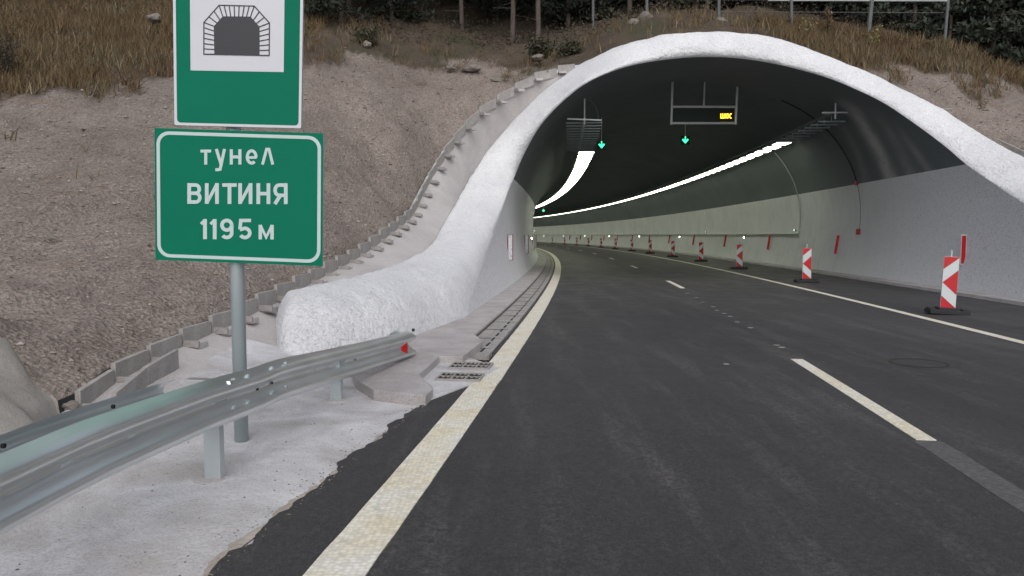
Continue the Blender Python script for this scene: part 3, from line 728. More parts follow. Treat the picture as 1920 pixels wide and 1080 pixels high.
# positions: rows follow the board's slant (.033), so y given as if level at x=289.5
def letters(spec,y0):
    for ch_,x,w_,h_,sw in spec:
        g=MB(); y1=y0; yt=y0-h_; X=lambda f:x+w_*f
        hs=sw/2
        if ch_=='T': stroke(g,[(x,yt+hs),(x+w_,yt+hs)],sw*.95); stroke(g,[(X(.5),yt),(X(.5),y1)],sw)
        elif ch_=='y': stroke(g,[(x+hs,yt),(X(.55),y1-1)],sw); stroke(g,[(x+w_-hs,yt),(X(.58),y1-1),(X(.48),y1+h_*.30),(X(.3),y1+h_*.33),(X(.05),y1+h_*.33)],sw)
        elif ch_=='H': stroke(g,[(x+hs,yt),(x+hs,y1)],sw); stroke(g,[(x+w_-hs,yt),(x+w_-hs,y1)],sw); stroke(g,[(x+hs,(yt+y1)/2),(x+w_-hs,(yt+y1)/2)],sw*.95)
        elif ch_=='e': cy=(yt+y1)/2; stroke(g,[(x+hs,cy+1),(x+w_-hs*.6,cy+1)],sw*.85); stroke(g,arc(X(.5),cy,w_/2-hs,h_/2-hs,5,-180)+arc(X(.5),cy,w_/2-hs,h_/2-hs,180,48)[1:],sw)
        elif ch_=='L': stroke(g,[(x+hs*.8,y1),(X(.42),yt),(X(.6),yt),(x+w_-hs*.8,y1)],sw*.95)
        elif ch_=='I': stroke(g,[(x+hs,yt),(x+hs,y1)],sw); stroke(g,[(x+w_-hs,yt),(x+w_-hs,y1)],sw); stroke(g,[(x+hs,y1-1.5),(x+w_-hs,yt+1.5)],sw*.85)
        elif ch_=='B':
            stroke(g,[(x+hs,yt),(x+hs,y1)],sw); m_=(yt+y1)/2-.5
            stroke(g,[(x+hs,yt+hs),(X(.55),yt+hs)]+arc(X(.58),(yt+hs+m_)/2,w_*.42-hs,(m_-yt-hs)/2,-90,90)+[(x+hs,m_)],sw*.95)
            stroke(g,[(x+hs,m_),(X(.58),m_)]+arc(X(.6),(m_+y1-hs)/2,w_*.4-hs+1,(y1-hs-m_)/2,-90,90)+[(x+hs,y1-hs)],sw*.95)
        elif ch_=='R':
            stroke(g,[(x+w_-hs,yt),(x+w_-hs,y1)],sw); m_=y1-h_*.42
            stroke(g,[(x+w_-hs,yt+hs),(X(.45),yt+hs)]+arc(X(.42),(yt+hs+m_)/2,w_*.42-hs,(m_-yt-hs)/2,-90,-270)+[(x+w_-hs,m_)],sw*.95); stroke(g,[(X(.5),m_),(x+hs*.9,y1)],sw)
        elif ch_=='1': stroke(g,[(X(.62),yt),(X(.62),y1)],sw); stroke(g,[(X(.0),yt+h_*.25),(X(.6),yt+2)],sw*.8)
        elif ch_=='9': 
            stroke(g,arc(X(.5),yt+h_*.32,w_/2-hs,h_*.32-hs,0,360,22),sw); stroke(g,[(x+w_-hs,yt+h_*.32),(x+w_-hs,y1-h_*.32)]+arc(X(.5),y1-h_*.3,w_/2-hs,h_*.3-hs,0,145),sw)
        elif ch_=='5':
            stroke(g,[(x+w_-1,yt+hs),(X(.12)+hs*.5,yt+hs),(X(.06)+hs*.5,yt+h_*.52)],sw*.95); stroke(g,[(X(.08)+1,yt+h_*.53)]+arc(X(.5),y1-h_*.31,w_/2-hs,h_*.31-hs,-125,150,20),sw)
        elif ch_=='M': stroke(g,[(x+hs,y1),(x+hs,yt+.5)],sw); stroke(g,[(x+w_-hs,y1),(x+w_-hs,yt+.5)],sw); stroke(g,[(x+hs,yt+1),(X(.5),y1-4),(x+w_-hs,yt+1)],sw*.8)
        g.build('letter',M['pale'],bl)
sl0=lambda x:(x-289.5)*.033
letters([('T',376,20,28,5.6),('y',403,21,29,5.6),('H',431,22,28.5,5.8),('e',461,22,28.5,5.6),('L',490,24,28.5,5.6)],308.3)
letters([('B',351.5,26,39,7),('I',384.5,26,39,7),('T',417,27,39,7),('I',447,26.5,39,7),('H',481,26,39,7),('R',512.5,27,39,7)],382)
letters([('1',377,12.5,38,7.2),('1',395,12.5,38,7.2),('9',413,25,39,6.8),('5',447,25,39,6.8),('M',485,28.5,28,6.4)],448.5)

# ------------------------------------------------------------------ guardrail
GP=[(0,868,2.66),(200,785,3.32),(400,717,4.3),(495,690,4.95),(545,673,5.4),(640,653,6.5),(700,640,7.3),(779,621,8.5)]
gp=[aty(x,y,Y) for x,y,Y in GP]
print('guard',[tuple(round(c,2) for c in p) for p in gp])
gp=[Vector((-1.85,-6,.74)),Vector((-1.82,-1,.735)),Vector((-1.81,1,.73))]+gp
gr=empty('guardrail',(0,0,0),0,'galvanised double sided steel guardrail curving down to a rounded end with red reflector','guardrail')
WP=[(0,0),(.012,-.006),(.035,-.018),(.075,-.045),(.083,-.06),(.083,-.082),(.070,-.098),(.03,-.122),(.012,-.138),(.006,-.155),(.012,-.172),(.03,-.188),(.070,-.212),(.083,-.228),(.083,-.25),(.075,-.265),(.035,-.292),(.012,-.304),(0,-.31)]
def beam(path,side,name,m,th=.004,ph=0):
    rows=[]
    for i,p in enumerate(path):
        d=(path[min(i+1,len(path)-1)]-path[max(i-1,0)]); d.z=0; d.normalize(); out=Vector((d.y,-d.x,0))*side
        rows.append([p+out*(x-.083)+Vector((0,0,z)) for x,z in WP])
    b=MB(); b.grid(rows); 
    o=b.build(name,m,gr,True); return o
full=resample(smooth_line(gp,14),.06)
kb=min(range(len(full)),key=lambda i:(full[i]-gp[6]).length)     # break of the rail at the joint
first=[p.copy() for p in full[:kb+4]]; sec=[p+Vector((-.006,0,-.002)) for p in full[kb-3:]]
beam(first,1,'front_beam',M['galv']); 
# terminal: curls round to the back
e=sec[-1]; d=(sec[-1]-sec[-4]).normalized(); d.z=0; d.normalize(); lf=Vector((-d.y,d.x,0)); rc=.16
for k in range(1,17):
    a=math.pi*1.0*k/16; sec.append(e+lf*(rc*(1-math.cos(a)))*-0+ (d*math.sin(a)*rc)+lf*(rc-rc*math.cos(a)))
beam(sec,1,'end_beam',M['galv'])
for z in (-.004,-.31):
    b=MB(); c=e+lf*rc; P=[c+(-lf*math.cos(math.pi*k/16)+d*math.sin(math.pi*k/16))*(rc) for k in range(17)]
    P=[p+Vector((0,0,z)) for p in P]; P+= [P[-1]-d*.06,P[0]-d*.06]; b.prism(P,Vector((0,0,-.003)),Vector((0,0,0)))
    if z<-.1: b.build('end_cap_plate',M['galv'],gr)
# back beam
kb2=min(range(len(full)),key=lambda i:(full[i]-aty(395,717,4.28)).length)
bk=[]
for i in range(0,kb2+1):
    d_=(full[i+1]-full[i]); d_.z=0; d_.normalize(); bk.append(full[i]-Vector((d_.y,-d_.x,0))*.30+Vector((0,0,.02)))
beam(bk,-1,'back_beam',M['galv'])
# posts
def normal_at(p):
    k=min(range(1,len(full)-1),key=lambda i:(full[i].xy-p.xy).length); d_=full[k+1]-full[k-1]; d_.z=0; d_.normalize(); return full[k],d_,Vector((d_.y,-d_.x,0))
for X,Y in [(-1.93,4.54),(-1.46,6.68),(-2.22,1.0),(-2.25,-2.5)]:
    p=Vector((X,Y,0)); c,d_,o_=normal_at(p); top=c.z-.05; base=vz(X,Y)-.08
    cc=Vector((c.x,c.y,0))-o_*.145; b=MB(); 
    if Y>5: cc=Vector((c.x,c.y,0))-o_*.13
    h=top-base; zc=(top+base)/2
    b.box(cc+Vector((0,0,zc)),(.105,.006,h),(o_,d_,Vector((0,0,1))))
    for sgn in (-1,1): b.box(cc+d_*.028+o_*sgn*.050+Vector((0,0,zc)),(.005,.05,h),(o_,d_,Vector((0,0,1))))
    b.build('post',M['rpost'],gr,bevel=.002)
    b=MB(); b.box(cc+o_*.045+Vector((0,0,c.z-.155)),(.05,.14,.16),(o_,d_,Vector((0,0,1)))); b.build('spacer',M['post'],gr)
    b=MB(); pts=[]
    b.tube([Vector((cc.x,cc.y,base+.055)),Vector((cc.x,cc.y,base+.088))],[.2,.09],14); b.build('footing_ring',M['apron'],gr)
# cross bracket at the end of the back beam
c,d_,o_=normal_at(Vector((-1.9,4.5,0)))
pb=aty(352,709,4.6); pe=aty(436,713,4.55)
b=MB(); b.box((pb+pe)/2+Vector((0,0,-.004)),((pe-pb).length,.07,.006),((pe-pb).normalized(),d_,Vector((0,0,1)))); b.box((pb+pe)/2+Vector((0,-.035,-.035)),((pe-pb).length,.005,.06),((pe-pb).normalized(),d_,Vector((0,0,1)))); b.build('cross_bracket',M['galv'],gr)
# bolts at the lap joint, slots
def bolt(c_,o_,r=.014,m='bracket'):
    b=MB(); b.tube([c_-o_*.002,c_+o_*.006],r,10); b.tube([c_+o_*.006,c_+o_*.014],r*.55,6); b.build('bolt',M['post'],gr)
for k in (kb-6,kb-3,kb+3,kb+7):
    p=full[k]; d_=(full[k+1]-full[k-1]); d_.z=0; d_.normalize(); o_=Vector((d_.y,-d_.x,0))
    bolt(p+o_*(.055-.083+.004)+Vector((0,0,-.030)),(o_+Vector((0,0,1.2))).normalized(),.016); bolt(p+o_*(.052-.083+.003)+Vector((0,0,-.198)),(o_+Vector((0,0,.9))).normalized(),.016)
for dist,m,w_ in [(3.15,'refw',.06),(3.62,'refw',.06),(5.0,'dark',.03),(6.05,'refw',.03),(6.35,'refw',.03),(7.0,'dark',.02),(7.9,'refw',.02),(5.25,'dark',.03)]:
    k=min(range(1,len(full)-1),key=lambda i:abs(full[i].y-dist)); p=full[k]; d_=(full[k+1]-full[k-1]).normalized(); o_=Vector((d_.y,-d_.x,0)).normalized()
    b=MB(); b.box(p+o_*(.006-.083+.003)+Vector((0,0,-.155)),(.003,w_,.016),(o_,d_,Vector((0,0,1)))); b.build('slot',M[m],gr)
for kq in range(6):
    y=2.2+kq*.38; k=min(range(1,len(bk)-1),key=lambda i:abs(bk[i].y-y)); p=bk[k]; d_=(bk[k+1]-bk[k-1]).normalized(); o_=Vector((d_.y,-d_.x,0)).normalized()
    if kq%2==0:
        b=MB(); b.tube([p+o_*.085+Vector((0,0,-.045)),p+o_*.097+Vector((0,0,-.045))],.011,8); b.build('bolt',M['dark'],gr)
# red reflector near the end
k=len(full)-8; p=full[k]; d_=(full[k]-full[k-3]); d_.z=0; d_.normalize(); o_=Vector((d_.y,-d_.x,0))
rf=MB(); c=p+o_*.012+Vector((0,0,-.155)); P=[c+d_*.05+Vector((0,0,.07)),c+d_*.05-Vector((0,0,.07))]+[c+d_*(.05-.11*math.sin(a))+Vector((0,0,-.07*math.cos(a))) for a in [math.pi*k/8 for k in range(1,8)]]
P=[c+d_*.05+o_*(.03)+Vector((0,0,.062)),c+d_*.05+o_*.03-Vector((0,0,.062)),c-d_*.06-Vector((0,0,.02)),c-d_*.06+Vector((0,0,.03))]
rf.prism(P,-o_*.004,o_*.0); tag(rf.build('reflector',M['red'],gr),'red reflector in the valley of the beam near its end')
b=MB(); b.box(e+Vector((0,0,.015))+lf*.02,(.03,.04,.03)); b.build('end_bolt',M['dark'],gr)

# ------------------------------------------------------------------ beacons
def beacon_proto():
    r=empty('beacon'); 
    b=MB(); P=[(-.36,-.17),(.36,-.17),(.36,.17),(-.36,.17)]
    b.box((0,0,.045),(.68,.40,.075)); b.box((0,0,.10),(.36,.28,.05)); b.box((-.27,0,.09),(.1,.34,.03)); b.box((.27,0,.09),(.1,.34,.03)); b.build('foot',M['rubber'],r,bevel=.012)
    b=MB(); b.tube([(0,.02,.05),(0,.02,1.20)],.022,10); b.build('pole',M['post'],r)
    pz0,pz1=.11,1.085; W=.26
    b=MB(); b.box((0,-.018,(pz0+pz1)/2),(W,.03,pz1-pz0)); p=b.build('panel',M['refw'],r,bevel=.004)
    def st(poly,k):
        b=MB(); P=[Vector(((u-.5)*W*.98,-.0345-k*.0001,pz1-v*(pz1-pz0))) for u,v in poly]; b.prism(P,Vector((0,0,0)),Vector((0,.001,0))); b.build('red_stripe',M['red'],p)
    st([(0,.004),(1,.004),(1,.02),(0,.245)],0); st([(0,.5),(1,.255),(1,.735)],0); st([(0,.755),(1,.985),(1,.996),(0,.996)],0)
    return r
bpx=[(1775,590),(1512,530.5),(1386,505.5),(1314,491),(1261,482.5)]
proto=beacon_proto(); lab=['nearest','second nearest','third nearest','fourth nearest','fifth nearest','sixth nearest','seventh nearest','eighth nearest']
ss=[14.3,23.9,33.1,42.3,51.4,60.6,70,80,90,100,110,121,133]
for k,s in enumerate(ss):
    o=proto if k==0 else copy_tree(proto)
    p=gnd(*bpx[k]) if k<5 else road(s,8.05+.02*(k-5)); o.location=(p.x,p.y,Zr); o.rotation_euler=(0,0,.02*math.sin(k*5)+ (s-CY)/RAD*.0-.25 if k==0 else -.12*math.sin(k))
    tag(o,(lab[k]+' red and white striped beacon on a rubber foot in the closed right lane') if k<8 else 'small far red and white beacon deep in the tunnel bend','traffic beacon','red and white beacons along the right edge line')
    o.rotation_euler[1]=R_(2.2) if k==0 else R_(random.uniform(-1.2,1.2))

# ------------------------------------------------------------------ things on the tunnel walls
def wall_frame(s,z,side):                # point on wall, and axes: along, up (along wall), inward
    half=float(np.interp(z,DA[:721,2],-DA[:721,1])); h2=float(np.interp(z+.1,DA[:721,2],-DA[:721,1]))
    p=road(s,AX+side*half,z); q=road(s,AX+side*h2,z+.1); up=(q-p).normalized(); al=(road(s+.5,AX)-road(s-.5,AX)).normalized(); inn=al.cross(up)*side
    inn=inn if inn.dot(road(s,AX,z)-p)>0 else -inn
    return p,al,up,inn
sr=[unroad(Vector((X,Y)))[0] for X,Y in [(11.6,19.4),(12.4,28.3)]]
def delin(s,side,k,label):
    p,al,up,inn=wall_frame(s,1.13,side); r=empty('wall_delineator',p,0,label,'delineator','delineators on the %s tunnel wall'%('right' if side>0 else 'left'))
    if side>0:
        if k==0: up=Vector((0,0,1)); inn=al.cross(up); inn=inn if inn.x<0 else -inn
        # plates stand out from the wall and face the traffic
        b=MB(); b.box(inn*.075,(.012,.78,.14),(al,up,inn)); b.build('plate',M['refw'],r)
        b=MB(); b.box(inn*.078-al*.0075,(.002,.72,.105),(al,up,inn)); b.build('red_strip',M['red'],r)
    else:
        up=Vector((0,0,1)); inn=al.cross(up)*-1 if al.cross(up).dot(inn)<0 else al.cross(up); z_=inn*.09
        b=MB(); b.box(z_,(.014,.78,.15),(al,up,inn)); b.build('plate',M['wall'],r)
        b=MB(); z_=z_-al*.008
        b.box(z_+up*.383,(.018,.016,.165),(al,up,inn)); b.box(z_-up*.383,(.018,.016,.165),(al,up,inn))
        for g in (-1,1): b.box(z_+inn*g*.074,(.0175,.75,.026),(al,up,inn))
        b.build('frame',M['wine'],r)
for k in range(13):
    s=20.1+9.1*k
    delin(s,1,k,['nearest upright red strip on the right white wall, just right of the nearest beacon','second upright red strip on the right tunnel wall, near the red alarm box','third upright red strip on the right tunnel wall'][k] if k<3 else 'red strip deeper along the right tunnel wall')
for k,s in enumerate([22.5,31.0,40.5,47.5]): delin(s,-1,k,['large empty dark red frame nearest the portal on the left wall','second dark red frame on the left tunnel wall','third narrow dark frame on the left tunnel wall','farthest narrow dark frame on the left tunnel wall'][k])
# pipe rail with vertical feed
pr=empty('wall_conduit',(0,0,0),0,'long pale conduit along the right tunnel wall, turning up to the lamps','conduit')
pts=[]
for k in range(160):
    s=34+k*1.2; p,al,up,inn=wall_frame(s,1.55,1); pts.append(p+inn*.06)
b=MB(); b.tube(pts,.035,6); b.build('pipe',M['pipe'],pr,True)
pts=[]
for k in range(26):
    z=1.55+k*.145; p,al,up,inn=wall_frame(34+.0*k,z,1); pts.append(p+inn*.04)
b=MB(); b.tube(pts,.022,6); b.build('riser_pipe',M['pipe'],pr,True)
# alarm box and cable
p,al,up,inn=wall_frame(27.4,1.62,1); ab=empty('alarm_box',p,0,'small red alarm box on the right tunnel wall with a cable running up','alarm box')
b=MB(); b.box(inn*.05,(.16,.2,.1),(al,up,inn)); b.build('box',M['redbox'],ab,bevel=.01)
pts=[]
for k in range(16):
    q,_,_,i2=wall_frame(27.4,1.7+k*.11,1); pts.append(q+i2*.015-p)
b=MB(); b.tube(pts,.008,5); b.build('cable',M['cable'],ab)
q,_,_,i2=wall_frame(27.4,3.35,1); b=MB(); b.box(q+i2*.04-p,(.14,.14,.08),(al,up,inn)); b.build('junction',M['redbox'],ab)
pts=[]
for k in range(22):
    t=T1-.004*k*2.2; x,z=prof(t); pts.append(road(27.4,AX+x*.995,z*.997))
b=MB(); b.tube(pts,.02,5); tag(b.build('black_cable',M['rubber'],None,True),'black cable arcing up the dark vault above the red alarm box','cable')
# guide lamps
def glamp(s,z,side,r,label,small):
    p,al,up,inn=wall_frame(s,z,side); o=empty('guide_lamp' if not small else 'wall_sensor',p,0,label,'wall lamp' if not small else 'sensor lamp','round lamps along the tunnel wall' if not small else 'small lamps above the conduit')
    b=MB(); b.tube([inn*0,inn*.08],r*1.3,10); b.build('housing',M['lampbody'],o)
    b=MB(); b.tube([inn*.081,inn*.10],[r,r*.6],10); b.build('lens',M['emlamp'] if not small else M['smalllamp'],o)
M['smalllamp']=m_emit('sensor_glow',(.8,.95,1.),2.2)
for k in range(7): glamp(43.2+18.4*k,1.36,1,.055,'nearest round white guide lamp under the conduit on the right wall' if k==0 else 'round white guide lamp under the conduit deeper in the tunnel',False)
for k in range(7): glamp(34.6+18.4*k,1.72,1,.035,'nearest small pale lamp above the conduit on the right wall' if k==0 else 'small pale lamp above the conduit deeper in the tunnel',True)
glamp(37.5,1.33,-1,.07,'bright round guide lamp on the left wall between the dark frames',False)
glamp(46,1.75,-1,.04,'small lamp above the frames on the left wall',True)

# ------------------------------------------------------------------ luminaires
def lum(name,lit,wd):
    r=empty(name); b=MB()
    if lit:
        b.box((0,0,.018),(wd,.86,.02)); b.build('body',M['lampbody'],r); b=MB(); b.box((0,0,-.001),(wd*.97,.8,.012)); b.build('glowing_panel',M['lit'],r)
    else:
        b.box((0,0,.03),(wd,.07,.04)); b.build('body',M['lampbody'],r)
        b=MB(); b.tube([(0,0,.06),(0,0,.2)],.012,5); b.build('hanger',M['bracket'],r)
    return r
pl_=lum('tunnel_luminaire',True,.92); pu_=lum('unlit_luminaire',False,1.0)
fl=[True,True]
for side,r0,n0,s_off,s_lit in ((-1,AX-3.7,0,25.9,34.4),(1,AX+4.3,0,25.3,30.6)):
    s=s_off; k=0
    while s<215:
        lit=s>=s_lit
        src=pl_ if lit else pu_
        i=0 if lit else 1
        if fl[i]: o=src; fl[i]=False
        else: o=copy_tree(src)
        zl=5.3 if side<0 else 5.16; r0_=(r0+.33 if side<0 else r0) if lit else r0; o.location=road(s,r0_,zl); a=(s-CY)/RAD; o.rotation_euler=(0,R_(-12)*-side*0,a)
        sd='left' if side<0 else 'right'
        o.scale=((1.25 if side<0 else .85) if not lit else (.78 if side<0 else .6),1,1)
        if lit: lab_='bright panel first in the lit %s row of tunnel lamps'%sd if s-s_lit<1.38 else 'bright white lamp panel in the %s ceiling row'%sd
        else: lab_='dark unlit lamp bar in the %s ceiling row near the portal'%sd
        tag(o,lab_,'tunnel lamp',('lit' if lit else 'unlit')+' lamps of the %s ceiling row'%sd)
        s+=1.38 if lit else .7; k+=1
# cable tray carriers above the rows
for side,r0,s0 in ((-1,AX-3.7,25.9),(1,AX+4.3,25.3)):
    tr=empty('cable_tray',(0,0,0),0,'long dark cable tray above the %s row of ceiling lamps'%('left' if side<0 else 'right'),'cable tray')
    b=MB(); 
    for k in range(60): b.bar(road(s0+k*2,r0,5.46),road(s0+2+k*2,r0,5.46),.12,.05)
    b.build('tray',M['lampbody'],tr)
    hg=empty('lamp_bracket',road(s0-.35,r0,5.42),(s0-CY)/RAD,'pale steel bracket hanging at the near end of the %s lamp row'%('left' if side<0 else 'right'),'bracket')
    wb=.58 if side<0 else .42
    b=MB(); b.bar((-wb,0,0),(wb,0,-.06 if side<0 else 0),.05,.045); b.build('cross_bar',M['bracket'],hg)
    b=MB(); b.tube([(0,0,-.2),(0,0,1.0 if side<0 else .45)],.028,8); b.build('drop_pole',M['bracket'],hg)
    if side<0:
        b=MB(); b.tube([(.15,.3,.75),(.42,.6,.45),(.5,.8,.1)],.014,6); b.build('cable_loop',M['cable'],hg)
# ------------------------------------------------------------------ arrows and message display
def arrow(px,py,Y,sz,label):
    c=aty(px,py,Y); r=empty('lane_signal',c,0,label,'lane signal','green arrow lane signals')
    b=MB(); b.box((0,.06,0),(sz*1.9,.1,sz*1.9)); b.build('housing',M['dark'],r,bevel=.01)
    b=MB(); P=[(-.16,1),(.16,1),(.16,.1),(.62,.5),(1.0,.1),(0,-1),(-1.0,.1),(-.62,.5),(-.16,.1)]
    P=[(-.14,1.05),(.14,1.05),(.14,-.05),(.62,.42),(.9,.12),(0,-.9),(-.9,.12),(-.62,.42),(-.14,-.05)]
    b.prism([Vector((x*sz*.8,0,y*sz*.8)) for x,y in P],Vector((0,-.012,0)),Vector((0,0.0,0))); b.build('arrow',M['arrow'],r)
    b=MB(); b.tube([(0,.06,sz*.9),(0,.06,1.15)],.02,6); b.build('hanger',M['bracket'],r)
arrow(1128,272,31.5,.185,'green down arrow signal over the left lane beside the lit lamp row')
arrow(1285,263,31.5,.185,'green down arrow signal over the middle lane under the message display')
arrow(1019,395,95,.22,'tiny green signal far inside by the left wall of the bend')
vc=aty(1319,231,27); vm=empty('message_display',vc,0,'dark variable message display in a pale steel frame hanging from the vault','display')
W2=57/1400*27; H2=30/1400*27
b=MB(); b.box((0,.1,H2/2),(W2*2,.14,H2*.86)); b.build('screen',M['vms'],vm)
def fr(a,c,name='frame_bar',r=.045): b=MB(); b.tube([a,c],r,8); b.build(name,M['bracket'],vm)
fr((-W2-.02,0,0),(W2+.02,0,0)); fr((-W2-.02,0,H2),(W2+.02,0,H2)); 
fr((-W2-.05,0,-.05),(-W2-.02,.0,H2+1.25),'hanger'); fr((W2+.05,0,-.05),(W2+.1,.0,H2+1.25),'hanger'); fr((.0,0,H2),(.03,.0,H2+1.3),'hanger',.03)
b=MB(); ax0=W2-.48; az=H2*.30; hh=.17; wdl=.028
def q(x0,z0_,x1,z1): b.bar((ax0+x0,.018,az+z0_),(ax0+x1,.018,az+z1),.01,wdl)
# three small glyphs: Ш Ю С
for x in (0,.06,.12): q(x,0,x,hh)
q(0,0.012,.12,.012)
q(.17,0,.17,hh); q(.17,hh/2,.21,hh/2)
for a,c in (((.21,.03),(.21,.14)),((.21,.14),(.24,.165)),((.24,.165),(.27,.14)),((.27,.14),(.27,.03)),((.27,.03),(.24,.005)),((.24,.005),(.21,.03))): q(*a,*c)
for a,c in (((.385,.15),(.35,.165)),((.35,.165),(.32,.13)),((.32,.13),(.32,.04)),((.32,.04),(.35,.005)),((.35,.005),(.385,.02))): q(*a,*c)
b.build('amber_text',M['amber'],vm)

# ------------------------------------------------------------------ fence above the portal
fn=empty('slope_fence',(0,0,0),0,'grey steel fence with thin rails on the bank above the tunnel crown','fence')
fp=[]
for px,py,Y,tp in [(1112,60,31,-60),(1213,30,28,-60),(1348,45,26.8,-60),(1484,60,27.2,-60),(1627,84,27.4,-2),(1770,92,28.4,-2)]:
    g=aty(px,py,Y); g.z=hz(g.x,g.y)-.1; t=aty(px+(8 if py>70 else 0),tp,Y); b=MB(); b.tube([g,t],.055 if px!=1627 else .075,8); b.build('fence_post',M['fpost'],fn); fp.append((g,t))
def rail(px0,py0,Y0,px1,py1,Y1,r,m):
    b=MB(); b.tube([aty(px0,py0,Y0),aty(px1,py1,Y1)],r,6); b.build('rail',M[m],fn)
rail(1440,0.5,27.1,1775,1.5,28.4,.035,'bracket'); rail(1348,22,26.8,1770,24,28.3,.010,'fpost'); rail(1112,-1,31,1440,0,27.1,.010,'fpost')
for (px,py,Y,s,l,sd_) in [(1213,40,27.9,(.35,.3,.32),'rough concrete foot of the fence post left of the tunnel crown',21),(1348,49,26.7,(.34,.3,.3),'rounded concrete foot of the fence post at the tunnel crown',22),(1188,44,27.9,(.22,.2,.18),'pale rock beside the left fence foot',23)]:
    c=aty(px,py,Y); rock('fence_footing' if 'foot of' in l else 'rock',c,s,l,'footing' if 'foot of' in l else 'rock',sd_)
# pale edging along the right rim
ed=MB(); pts=[aty(1798,234,21.2)+Vector((.25,.3,0)),aty(1860,262,20.3)+Vector((.3,.3,0)),aty(1925,292,19.2)+Vector((.3,.3,0)),Vector((13.6,17.2,3.0))]
for a,c in zip(pts,pts[1:]): ed.bar(a,c,.06,.14)
tag(ed.build('concrete_edging',M['precast']),'thin pale concrete edging along the right shoulder of the white portal','edging')
P=aty(1772,204,22.3); b=MB(); b.box(P+Vector((0,.2,0)),(.5,.3,.04)); tag(b.build('loose_slab',M['apron']),'small thin concrete slab lying on the soil at the right shoulder of the portal','slab')

# ------------------------------------------------------------------ vegetation
def leafmesh(name,quads,rnd,m,parent=None):
    me=bpy.data.meshes.new(name); q=np.asarray(quads,dtype=np.float32); n,k=q.shape[0],q.shape[1]
    me.vertices.add(n*k); me.vertices.foreach_set('co',q.reshape(-1)); me.loops.add(n*k); me.loops.foreach_set('vertex_index',np.arange(n*k,dtype=np.int32))
    me.polygons.add(n); me.polygons.foreach_set('loop_start',np.arange(0,n*k,k,dtype=np.int32)); me.update(calc_edges=True)
    a=me.attributes.new('rnd','FLOAT','POINT'); a.data.foreach_set('value',np.repeat(np.asarray(rnd,dtype=np.float32),k)); me.materials.append(m)
    o=bpy.data.objects.new(name,me); COL.objects.link(o); o.parent=parent; return o
def clump(cs,size,g,flat=.5):
    n=len(cs); a=g.normal(size=(n,3)); a/=np.linalg.norm(a,axis=1)[:,None]; c=g.normal(size=(n,3)); c[:,2]*=flat; c-=a*(a*c).sum(1)[:,None]; c/=np.linalg.norm(c,axis=1)[:,None]
    s=size*(.5+g.random(n))[:,None]; cs=np.asarray(cs)
    return np.stack([cs-a*s,cs-c*s*.35,cs+a*s,cs+c*s*.35],1)
def pine(seed,h,first,dens=1.):
    g=np.random.default_rng(seed); r=empty('pine_tree'); b=MB()
    lean=g.normal(size=2)*.02; P=[Vector((lean[0]*z*z*.06+.05*math.sin(z),lean[1]*z*z*.06,z)) for z in np.linspace(-.4,h,14)]
    b.tube(P,[.10*(1-k/15)+.012 for k in range(14)],8); b.build('trunk',M['bark'],r,True)
    cs=[]; bb=MB(); z=first
    while z<h-.3:
        nb=int(3+g.random()*3)
        for k in range(nb):
            a=g.random()*6.28; L=(.35+.65*math.sin(math.pi*min((z-first+1.5)/(h-first+1.5),1)**.8))*2.1*(.6+.6*g.random()); dz=-.15+g.random()*.35
            o=Vector((0,0,z)); e_=Vector((math.cos(a)*L,math.sin(a)*L,z+dz*L)); bb.tube([o,o.lerp(e_,.5)+Vector((0,0,.08)),e_],[.03,.018,.006],4,False)
            m=int(50*dens*L)
            for q_ in range(m):
                f=.25+.75*g.random()**.7; p=o.lerp(e_,f); sp=.38*(1.1-f*.5); cs.append((p.x+g.normal()*sp,p.y+g.normal()*sp,p.z+g.normal()*sp*.35))
        z+=.38+.25*g.random()
    # dead lower twigs
    z=.9
    while z<first:
        a=g.random()*6.28; L=.4+g.random()*.9; bb.tube([Vector((0,0,z)),Vector((math.cos(a)*L,math.sin(a)*L,z+.1*L-.1))],[.014,.005],4,False); z+=.22
    bb.build('limbs',M['bark'],r)
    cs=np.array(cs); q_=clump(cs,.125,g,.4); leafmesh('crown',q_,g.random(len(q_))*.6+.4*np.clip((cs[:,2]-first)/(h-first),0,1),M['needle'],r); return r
PT=[pine(11,11,2.6),pine(12,12.5,3.4),pine(13,9.5,1.6,1.3),pine(14,7,.5,1.4)]
used=[False]*4
def put_pine(k,x,y,label,rot,sc_=1.,group='pines of the forest above the tunnel'):
    o=PT[k] if not used[k] else copy_tree(PT[k]); used[k]=True
    o.location=(x,y,hz(x,y)-.1); o.rotation_euler=(0,0,rot); o.scale=(sc_,)*3; tag(o,label,'pine tree',group)
fl_=['slim pine with bare lower trunk in the forest above the tunnel','tall thin pine standing deeper in the dark forest','bushy dark pine with low branches in the forest','low young pine with branches to the ground at the forest edge']
for px,Y,k,l in [(960,31,1,'pine with straight bare trunk left of the leaning pale trunk above the portal shoulder'),(1010,30.5,0,'pine with pale slightly leaning trunk behind the dark bush'),(1065,33,1,'thin pine trunk between the leaning trunk and the fence'),
                 (867,33,0,'thin pine trunk above the rocks on the bare slope'),(640,30,3,'low green pine bough just right of the tunnel sign at the top edge'),(735,33,3,'second low green pine right of the tunnel sign')]:
    p=aty(px,60,Y); put_pine(k,p.x,p.y,l,random.random()*6)
g=np.random.default_rng(5); cnt_=0; pos=[]
tries=0
while cnt_<150 and tries<5000:
    tries+=1; Y=33+g.random()**1.1*34; X=(-.74+g.random()*1.5)*Y
    if X<-12 and Y<36: continue
    if X>2 and Y<35: continue
    if any((X-a)**2+(Y-b_)**2<3.2 for a,b_ in pos): continue
    pos.append((X,Y)); k=int(g.choice([0,1,2,3],p=[.2,.2,.38,.22])); put_pine(k,X,Y,fl_[k],g.random()*6.28,.8+.45*g.random()); cnt_+=1
